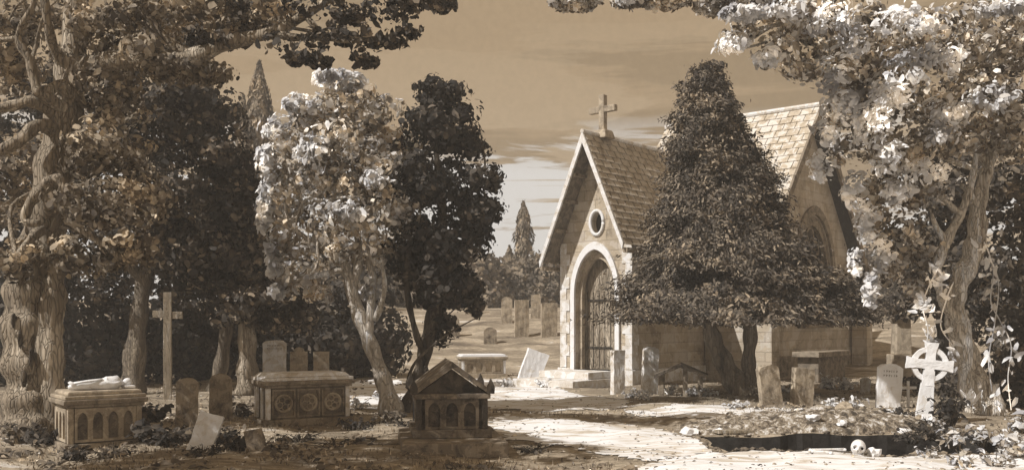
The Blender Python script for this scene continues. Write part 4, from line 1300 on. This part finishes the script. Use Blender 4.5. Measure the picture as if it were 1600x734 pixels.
leaves('blossom', C - np.array([.2, .2, 0]), N + np.array([-.8, -.6, .5]), S, 'blossom', Dt)  # white dabs stand in for sunlight, mostly along the crown's left edge

# E dark tree of the centre
tree('dark_tree', G(655, 636), 'black-leaved tree with trunk leaning right behind the gabled tomb',
     [[(642, 646, 21, 20), (650, 610, 21.1, 14), (660, 570, 21.2, 11), (672, 520, 21.2, 11), (684, 460, 21.2, 10), (690, 400, 21.2, 9), (690, 320, 21.2, 7), (680, 220, 21.2, 4)],
      [(666, 560, 21.1, 6), (652, 530, 20.9, 5), (640, 480, 20.8, 5), (636, 430, 20.8, 5), (640, 370, 20.8, 4)],
      [(648, 612, 20.9, 6), (636, 600, 20.7, 4)], [(688, 430, 21.2, 6), (720, 400, 21, 5), (750, 360, 21, 3)], [(664, 575, 21.1, 5), (672, 590, 20.9, 4)]],
     'bark_dark',
     [(680, 155, 21.3, 28, 30, .9), (700, 200, 21.2, 48, 44, 1.1), (655, 200, 21.4, 34, 40, .9), (735, 220, 21.4, 28, 32, .8), (680, 280, 21, 60, 50, 1.3), (735, 300, 21.2, 42, 50, 1.1), (640, 290, 21.3, 40, 44, 1), (700, 370, 21, 66, 50, 1.3), (640, 370, 21.3, 40, 44, 1), (750, 350, 21.3, 34, 34, .8), (690, 450, 21.2, 48, 44, 1.1), (728, 455, 21.2, 26, 34, .8), (745, 480, 21.2, 12, 16, .4), (655, 420, 21.4, 40, 34, .9), (690, 510, 21.5, 26, 30, .6), (770, 280, 21.3, 18, 24, .5), (620, 240, 21.4, 24, 24, .6), (625, 400, 21.6, 34, 34, .7), (715, 150, 21.3, 22, 20, .5), (765, 330, 21.3, 24, 30, .5), (665, 140, 21.3, 20, 24, .5)],
     'lf_dark2', leaf=.19, puff=.42, per=.9, twigs=16, dens=1.0)

# Y yew by the chapel
def yew():
    base = G(1150, 616); base.z = hz(base.x, base.y)
    Z = base.y
    root = empty('yew_tree', base, 0, 'broad conical yew with layered skirts and twin leaning trunks before the chapel', 'tree')
    tb = MB(); tb.M = Matrix.Translation(-base)
    limb(tb, [(1166, 630, Z, 27), (1150, 600, Z, 18), (1130, 566, Z, 14), (1114, 530, Z, 12.5), (1106, 490, Z, 12), (1105, 400, Z, 11), (1104, 250, Z, 6), (1103, 130, Z, 2)], flute=.16, seg=16)
    limb(tb, [(1172, 625, Z + .15, 18), (1172, 595, Z + .15, 12), (1170, 555, Z + .15, 10), (1172, 510, Z + .15, 10), (1158, 440, Z + .1, 9), (1140, 350, Z, 6)], flute=.16, seg=16, seed=3)
    for i in range(40):
        t = random.uniform(0.03, 1); a = random.uniform(0, 2 * math.pi); y0 = 500 - 380 * t
        L = (190 * (1 - t) ** 1.3 + 26)
        c = P(1106 + 20 * (1 - t), y0, Z); d = Vector((math.cos(a), math.sin(a) * .8, -.12)) * L * Z / F * .9
        q_ = smooth_path([(*c, .07), (*(c + d * .5 + Vector((0, 0, .15))), .045), (*(c + d), .015)], 4)
        tb.tube([x[:3] for x in q_], [x[3] for x in q_], 6)
    tb.build('trunk', 'bark_old', root, smooth=True)
    # profile: (py, left px, right px)
    prof = [(95, 1090, 1112), (130, 1072, 1128), (170, 1058, 1146), (210, 1046, 1166), (250, 1040, 1178), (300, 1034, 1204), (340, 1032, 1218), (380, 1030, 1240), (410, 1022, 1262), (435, 1006, 1284), (460, 984, 1312), (480, 962, 1336), (500, 945, 1352)]
    pys = np.array([p[0] for p in prof]); L = np.array([p[1] for p in prof]); Rr = np.array([p[2] for p in prof])
    Cs, Ns, Ss, Ts = [], [], [], []
    npf = 1250
    for i in range(npf):
        t = RNG.random() ** .62
        py = 104 + (500 - 104) * t
        # layered skirts: branch tiers reach out, then step in
        l = np.interp(py, pys, L); r = np.interp(py, pys, Rr)
        tier = .82 + .20 * (((py * .020 + .5 * mnoise.noise(Vector((i * .37, 0, 0)))) % 1.0))
        cx = (l + r) / 2; hw = ((r - l) / 2 - np.interp(py, [98, 160, 300, 360, 420], [2, 12, 20, 13, 3])) * tier * RNG.uniform(.84, 1.10)
        a = RNG.uniform(0, 2 * math.pi)
        nz_ = mnoise.noise(Vector((math.cos(a) * 1.3, math.sin(a) * 1.3, py * .016)))
        nz2 = mnoise.noise(Vector((math.cos(a) * 3.1 + 9, math.sin(a) * 3.1, py * .035)))
        if nz2 < -.17 and py < 470: continue
        hw *= 1 + .36 * nz_ + .16 * nz2
        rho = 1 if RNG.random() < .72 else math.sqrt(RNG.random())
        if py > 455 and RNG.random() < .5: rho = math.sqrt(RNG.random())
        hwm = hw * Z / F
        c = P(cx, py, Z); pos = np.array([c.x + math.cos(a) * hwm * rho, c.y + math.sin(a) * hwm * .85 * rho, c.z])
        outd = np.array([math.cos(a), math.sin(a), -.22 if py < 440 else -.05])
        nl = 250; sp_ = .12 + .15 * t
        k = RNG.normal(size=(nl, 3)) * np.array([.5, .5, .26]) * sp_ * 1.7
        k += (outd + np.array([0, 0, .9 * (1 - t)])) * (RNG.random((nl, 1)) - .5) * .9 * (.4 + t)
        if py > 440: k[:, 2] = np.maximum(k[:, 2] * .6, (P(0, 512, Z).z - c.z) * (1 if py > 490 else 3))
        Cs.append(pos + k)
        Ns.append(np.array([math.cos(a) * .8, math.sin(a) * .8, .6]) + .6 * RNG.normal(size=(nl, 3)))
        Ts.append(outd + .5 * RNG.normal(size=(nl, 3)))
        Ss.append(.105 * (.5 + 1.0 * RNG.random(nl)))
    leaves('crown', np.concatenate(Cs), np.concatenate(Ns), np.concatenate(Ss), 'lf_yew', root, aspect=.42, T=np.concatenate(Ts), curl=.35)


yew()

# F flowering tree on the right
Ft = tree('blossom_tree', G(1532, 645), 'twisted pale-barked tree on the right hung with white blossom',
          [[(1545, 662, 20.2, 30), (1532, 630, 20.3, 24), (1520, 580, 20.4, 19), (1504, 530, 20.4, 17), (1492, 480, 20.4, 15), (1500, 440, 20.4, 14), (1518, 400, 20.4, 14), (1528, 360, 20.4, 13), (1530, 320, 20.4, 12), (1538, 280, 20.4, 10), (1550, 240, 20.4, 8), (1565, 180, 20.4, 6), (1570, 100, 20.4, 4)],
           [(1500, 500, 20.2, 9), (1478, 478, 20.1, 8), (1464, 440, 20, 7), (1466, 405, 20, 8), (1482, 370, 20, 8), (1500, 335, 20.1, 7), (1514, 300, 20.1, 6), (1522, 265, 20.1, 5), (1530, 200, 20.2, 4)],
           [(1500, 335, 20.1, 5), (1484, 318, 20, 4), (1468, 305, 19.9, 3)], [(1478, 378, 20, 6), (1462, 355, 19.9, 4), (1455, 335, 19.8, 3)],
           [(1530, 325, 20.4, 7), (1512, 300, 20.3, 5), (1502, 290, 20.2, 4)], [(1545, 260, 20.4, 6), (1500, 200, 20, 5), (1440, 150, 19.7, 4), (1380, 90, 19.4, 3)],
           [(1555, 220, 20.4, 5), (1590, 150, 20.2, 4)], [(1522, 265, 20.1, 4), (1460, 240, 19.8, 3), (1400, 220, 19.6, 2)], [(1440, 150, 19.7, 4), (1340, 60, 19, 4), (1240, 20, 18.4, 3), (1150, 15, 18, 2)],
           [(1240, 20, 18.4, 3), (1205, 60, 18.1, 2.5), (1150, 78, 17.9, 1.5)], [(1150, 15, 18, 2.5), (1080, -4, 18, 2.2), (990, -6, 18, 2), (900, 2, 18, 1.5)], [(1548, 600, 20.2, 12), (1555, 640, 20.1, 14), (1568, 662, 20.0, 12)]],
          'bark_pale',
          [(1180, 12, 18, 60, 22, .7), (1240, 30, 18.2, 50, 34, .8), (1290, 30, 18.4, 50, 40, .8), (1340, 60, 18.8, 50, 46, 1), (1400, 70, 19, 60, 60, 1.1), (1480, 60, 19.4, 70, 60, 1.2), (1570, 60, 19.6, 60, 70, 1.2), (1330, 110, 19, 34, 34, .7), (1350, 160, 19.4, 40, 40, .8), (1430, 160, 19.3, 50, 40, .9), (1520, 150, 19.6, 60, 46, 1), (1350, 220, 19.8, 32, 40, .7), (1410, 230, 19.6, 50, 40, .9), (1480, 215, 19.5, 46, 34, .9), (1570, 210, 19.8, 46, 50, 1), (1380, 300, 19.9, 40, 40, .8), (1430, 300, 20.1, 34, 30, .7), (1366, 350, 20.1, 24, 36, .5), (1400, 370, 20, 36, 34, .7), (1440, 390, 20.4, 26, 30, .6), (1385, 425, 20.2, 26, 26, .5),
           (1120, 8, 18, 36, 12, .5), (900, 4, 18, 42, 7, .4), (1160, 58, 18, 34, 20, .4), (1212, 82, 18, 36, 26, .4), (1265, 100, 18.6, 34, 30, .5), (1040, 2, 18, 40, 8, .4), (985, 2, 18, 30, 7, .3),  (1308, 240, 20, 14, 26, .3), (1310, 180, 19.8, 26, 30, .5), (1430, 445, 20.6, 20, 24, .4)],
          'lf_right', leaf=.19, puff=.38, per=.95, twigs=30, dens=.8, flute=.2, seg=20)
C, N, S = crown_pts([(1150, 75, 17.8, 26, 16, .3), (1200, 100, 18, 20, 16, .3), (1170, 30, 17.6, 40, 12, .3), (1230, 20, 17.8, 40, 20, .3), (1300, 40, 17.9, 40, 26, .4), (1330, 75, 18.2, 30, 24, .4), (1300, 120, 18.9, 34, 24, .4), (1310, 170, 19.1, 30, 26, .4), (1290, 215, 19.4, 18, 26, .3), (1285, 265, 19.5, 18, 24, .3),
                     (1340, 200, 19.1, 20, 40, .3), (1370, 190, 18.7, 24, 50, .3), (1390, 250, 18.8, 30, 30, .3), (1340, 300, 19.6, 18, 34, .3), (1355, 350, 19.7, 16, 34, .3), (1375, 400, 19.6, 20, 28, .3), (1360, 450, 19.8, 10, 30, .2), (1410, 120, 18.2, 30, 40, .3), (1420, 40, 17.9, 60, 26, .4), (1480, 180, 18.6, 34, 26, .3), (1470, 215, 18.7, 30, 20, .3), (1550, 160, 18.9, 46, 20, .3), (1440, 270, 19.2, 40, 20, .3), (1400, 300, 19.3, 30, 24, .3), (1560, 20, 18.6, 40, 14, .3), (1340, 410, 19.9, 12, 20, .2), (985, 6, 17.9, 14, 8, .2), (1470, 100, 18.2, 40, 30, .3), (1390, 160, 18.4, 30, 30, .3)], 1.0, .20, .21, dens=.8)
leaves('blossom', C - np.array([.15, .35, 0]), N + np.array([-.8, -.6, .5]), S, 'blossom', Ft, aspect=.6)

# dark tree behind on the right, and bushes
def bgtree(name, px, Z, ells, label, mat, leaf=.24, group=None, barkm='bark_dark', cat='tree', r_=12, puff=.5, topy=None):
    x = (px - 800) / F * Z; b0 = Vector((x, Z, hz(x, Z))); by = 500 + F * (H - b0.z) / Z + 6
    tree(name, b0, label, [[(px, by, Z, r_ * 1.4), (px - 2, by - 40, Z, r_), (px + 3, (by + (topy or ells[0][1])) / 2, Z, r_ * .8), (px, topy or ells[0][1], Z, r_ * .4)]], barkm, ells, mat, leaf=leaf, puff=puff, per=1.9 if Z > 50 else .85, twigs=4, cat=cat, group=group)


bgtree('shade_tree', 1600, 22.5, [(1575, 330, 22.4, 46, 80, 1.2), (1600, 200, 22.4, 50, 90, 1.3), (1590, 450, 22.6, 50, 70, 1.2), (1520, 300, 23.4, 60, 60, 1), (1640, 350, 22, 50, 120, 1.2), (1600, 60, 22.4, 60, 70, 1.2), (1540, 420, 23.4, 50, 60, 1), (1590, 550, 22.8, 50, 60, 1.0)], 'dark shade tree at the right edge behind the blossom tree', 'lf_rdark', group=None)
bgtree('shade_tree', 1470, 26, [(1470, 330, 26, 60, 60, 1.4), (1440, 400, 26, 50, 50, 1.2), (1500, 420, 26, 50, 60, 1.2), (1420, 470, 26.2, 46, 30, 1), (1530, 500, 25.6, 50, 60, 1.1), (1470, 240, 26, 60, 50, 1.3)], 'dark tree seen behind the fork of the twisted trunk', 'lf_rdark')
for px, Z, ry, lb in ((1550, 24, 50, 'dark bush behind the foot of the twisted trunk'), (1470, 25.5, 34, 'dark bush behind the ringed cross'), (1600, 21.5, 46, 'dark bush at the right edge behind the hanging vine'), (1430, 33, 30, 'brown bush behind the pillar monument')):
    bgtree('laurel_bush', px, Z, [(px, 590, Z, 40, ry, .9), (px + 26, 600, Z, 30, ry * .7, .8), (px - 26, 604, Z, 30, ry * .6, .8)], lb, 'lf_rdark' if Z < 30 else 'weed_mid', leaf=.2, group='bushes behind the twisted tree', cat='bush', r_=4)
# dark undergrowth in front of trunk foot
plant(1482, 668, .75, .75, 'weed', 'dark leafy bush in the hollow left of the twisted trunk foot', n=60, leafw=.18, name='leafy_bush', cat='bush')

# vines with white leaves
def vine(path, label, n=26, Z=19.6, leaf=.16):
    p0 = P(path[0][0], path[0][1], Z); root = empty('hanging_vine', p0, 0, label, 'vine', None)
    q_ = smooth_path([(*P(px, py, Z + (dz[0] if dz else 0)), .012) for px, py, *dz in path], 8)
    m = MB(); m.M = Matrix.Translation(-p0); m.tube([x[:3] for x in q_], [x[3] for x in q_], 5); m.build('stem', 'weed_pale', root)
    C = []; N = []; S = []
    for i in range(n):
        a = q_[random.randrange(len(q_))]
        C.append((a[0] + random.gauss(0, .09), a[1] + random.gauss(0, .07), a[2] + random.gauss(0, .07))); N.append((random.gauss(-.5, .6), -1, random.gauss(.3, .5))); S.append(leaf * random.uniform(.6, 1.5))
    leaves('foliage', C, N, S, 'blossom', root, aspect=.5)


vine([(1538, 378), (1552, 420), (1548, 470), (1562, 500), (1580, 540), (1575, 590), (1580, 640)], 'long trailing vine with white leaves right of the twisted trunk', 34)
vine([(1545, 400), (1560, 440), (1555, 500), (1545, 560), (1550, 610)], 'shorter white-leaved vine close against the right of the trunk', 22)
vine([(1468, 415), (1450, 450), (1442, 480), (1450, 515), (1446, 545)], 'white-leaved vine curling down above the ringed cross', 34, 19.3, .19)
vine([(1490, 440), (1478, 470), (1470, 510), (1490, 545), (1484, 580)], 'white-leaved vine clinging to the left side of the twisted trunk', 20, 19.6, .16)

# far bank bushes behind the dark tree and the obelisk
fb = [(640, 62, 70, 40, 'far brown bush left of the dark tree'), (700, 58, 60, 46, 'far brown bush half behind the dark tree'), (745, 56, 46, 36, 'far brown bush right of the dark tree'), (790, 58, 46, 30, 'far brown bush below the small thin cypress'),
      (840, 57, 50, 32, 'far brown bush below the tall narrow cypress'), (890, 57, 50, 50, 'far brown bush behind the chapel corner'), (580, 58, 60, 50, 'far brown bush seen beneath the pale tree'), (1380, 60, 80, 50, 'far brown bush right of the transept'), (1450, 60, 80, 60, 'far brown bush beyond the ringed cross'),(520, 58, 60, 60, 'far brown bush behind the pale tree')]
for px, Z, rx, ry, lb in fb:
    bgtree('distant_bush', px, Z, [(px, 440, Z, rx, ry * 1.35, 1.6), (px + rx * .3, 470, Z - .8, rx, ry, 1.6), (px + rx * .5, 470, Z - .5, rx * .7, ry * .6, 1.2), (px - rx * .5, 470, Z - .5, rx * .7, ry * .7, 1.2)], lb, 'lf_far', leaf=.40, group='bushes on the far bank', cat='bush', r_=4, barkm='bark_mid', puff=.9)

# off-frame tree to the left whose shade lies over the left foreground
bgtree('shade_tree', -300, 11, [(-330, -150, 11, 260, 160, 2.5), (-150, -260, 11, 200, 120, 2.5), (-420, 60, 11, 200, 180, 2)], 'nearer broad tree beyond the left edge shading the foreground', 'lf_old', leaf=.3, r_=34, barkm='bark_old', puff=.7, topy=-60)

# ================================================================ AIR
hx = MB().box(-70, 70, -30, 90, -4.5, 16)  # added haze volume: lifts the black tones and fades far things
hm = bpy.data.materials.new('haze'); hm.use_nodes = True
hn = hm.node_tree; hn.nodes.remove(hn.nodes['Principled BSDF'])
pv = hn.nodes.new('ShaderNodeVolumePrincipled'); pv.inputs['Color'].default_value = (.93, .90, .86, 1); pv.inputs['Density'].default_value = .0032; pv.inputs['Anisotropy'].default_value = .1
hn.links.new(pv.outputs[0], hn.nodes['Material Output'].inputs['Volume'])
M['haze'] = hm
ho = hx.build('haze', 'haze'); tag(ho, 'thin pale haze added over the churchyard to lift the darks', 'haze', kind='stuff')

# ================================================================ LIGHT
SUN_AZ = R(-63)     # direction the sun stands: left and a little behind the camera
sun_dir_from = Vector((-.88, -.46, 0)).normalized()
ELEV = R(46)
L_ = bpy.data.lights.new('sun', 'SUN'); L_.energy = 4.9; L_.angle = R(.6); L_.color = (1, .96, .90)
so_ = bpy.data.objects.new('sun', L_); COL.objects.link(so_)
d = -(sun_dir_from * math.cos(ELEV) + Vector((0, 0, math.sin(ELEV))))
so_.rotation_euler = d.to_track_quat('-Z', 'Y').to_euler()
so_.location = (-30, -10, 40)

w = bpy.data.worlds.new('World'); SC.world = w; w.use_nodes = True
nt = w.node_tree; nn = nt.nodes; ll = nt.links
bg = nn['Background']
sky = nn.new('ShaderNodeTexSky'); sky.sky_type = 'NISHITA'; sky.sun_disc = False
sky.sun_elevation = ELEV; sky.sun_rotation = math.atan2(sun_dir_from.x, sun_dir_from.y)
bw = nn.new('ShaderNodeRGBToBW'); ll.new(sky.outputs[0], bw.inputs[0])
tc = nn.new('ShaderNodeTexCoord'); sx = nn.new('ShaderNodeSeparateXYZ'); ll.new(tc.outputs['Generated'], sx.inputs[0])


def wr(fac, stops):
    r = nn.new('ShaderNodeValToRGB'); e = r.color_ramp.elements
    e[0].position, e[0].color = stops[0]; e[1].position, e[1].color = stops[-1]
    for p, c in stops[1:-1]:
        k = e.new(p); k.color = c
    ll.new(fac, r.inputs[0]); return r.outputs[0]


def wmix(f, a, b, mode='MIX'):
    m = nn.new('ShaderNodeMix'); m.data_type = 'RGBA'; m.blend_type = mode
    if isinstance(f, float): m.inputs[0].default_value = f
    else: ll.new(f, m.inputs[0])
    for i, v in ((6, a), (7, b)):
        if isinstance(v, tuple): m.inputs[i].default_value = v
        else: ll.new(v, m.inputs[i])
    return m.outputs[2]


base = wr(sx.outputs[2], [(0, (.47, .345, .215, 1)), (.10, (.45, .322, .195, 1)), (.20, (.42, .295, .172, 1)), (.33, (.40, .282, .165, 1)), (1, (.36, .26, .16, 1))])


def wn(scale, map_, detail=5, dist=.3, rough=.55):
    mp = nn.new('ShaderNodeMapping'); mp.inputs['Scale'].default_value = map_; ll.new(tc.outputs['Generated'], mp.inputs[0])
    n = nn.new('ShaderNodeTexNoise'); n.inputs['Scale'].default_value = scale; n.inputs['Detail'].default_value = detail; n.inputs['Distortion'].default_value = dist; n.inputs['Roughness'].default_value = rough
    ll.new(mp.outputs[0], n.inputs['Vector']); return n.outputs[0]


# broad soft bands, darker and lighter
c1 = wr(wn(2.2, (1, 1, 7)), [(.47, (0, 0, 0, 1)), (.50, (1, 1, 1, 1))])
col = wmix(c1, wmix(.5, base, (.50, .36, .22, 1)), wmix(.5, base, (.33, .24, .145, 1)))
c3 = wr(wn(3.1, (1, 1, 8), 5, .4, .55), [(.50, (0, 0, 0, 1)), (.53, (1, 1, 1, 1))])
b3 = wr(sx.outputs[2], [(.10, (1, 1, 1, 1)), (.30, (.15, .15, .15, 1)), (.36, (0, 0, 0, 1))])
m3 = nn.new('ShaderNodeMath'); m3.operation = 'MULTIPLY'; ll.new(c3, m3.inputs[0]); ll.new(b3, m3.inputs[1])
col = wmix(m3.outputs[0], col, (.56, .42, .27, 1))
# white streaks low in the sky
low = wr(sx.outputs[2], [(0, (1, 1, 1, 1)), (.15, (1, 1, 1, 1)), (.185, (.6, .6, .6, 1)), (.21, (0, 0, 0, 1))])
nA = wn(4.2, (1, 1, 9), 6, .6, .62)
ma = nn.new('ShaderNodeMath'); ma.operation = 'MULTIPLY_ADD'; ll.new(sx.outputs[2], ma.inputs[0]); ma.inputs[1].default_value = -.75; ma.inputs[2].default_value = .10
mb_ = nn.new('ShaderNodeMath'); mb_.operation = 'ADD'; ll.new(ma.outputs[0], mb_.inputs[0]); ll.new(nA, mb_.inputs[1])
c2 = wr(mb_.outputs[0], [(.455, (0, 0, 0, 1)), (.505, (1, 1, 1, 1))])
mm = nn.new('ShaderNodeMath'); mm.operation = 'MULTIPLY'; ll.new(low, mm.inputs[0]); ll.new(c2, mm.inputs[1])
col = wmix(mm.outputs[0], col, (.84, .81, .77, 1))
gr = wn(150, (1, 1, 1), 2)
col = wmix(.10, col, wr(gr, [(.3, (.3, .3, .3, 1)), (.7, (.7, .7, .7, 1))]), 'OVERLAY')
# a share of the physical sky's own brightness
sk2 = nn.new('ShaderNodeMath'); sk2.operation = 'MULTIPLY'; ll.new(bw.outputs[0], sk2.inputs[0]); sk2.inputs[1].default_value = .05
cmb = wmix(1.0, (.93, .72, .48, 1), (1, 1, 1, 1), 'MULTIPLY')
vm = nn.new('ShaderNodeVectorMath'); vm.operation = 'SCALE'; ll.new(cmb, vm.inputs[0]); ll.new(sk2.outputs[0], vm.inputs['Scale'])
col = wmix(.12, col, vm.outputs[0])
ll.new(col, bg.inputs[0]); bg.inputs[1].default_value = 1.0

SC.view_settings.view_transform = 'Standard'; SC.view_settings.look = 'None'; SC.view_settings.exposure = 0; SC.view_settings.gamma = 1
SC.cycles.max_bounces = 5; SC.cycles.diffuse_bounces = 3; SC.cycles.use_denoising = True
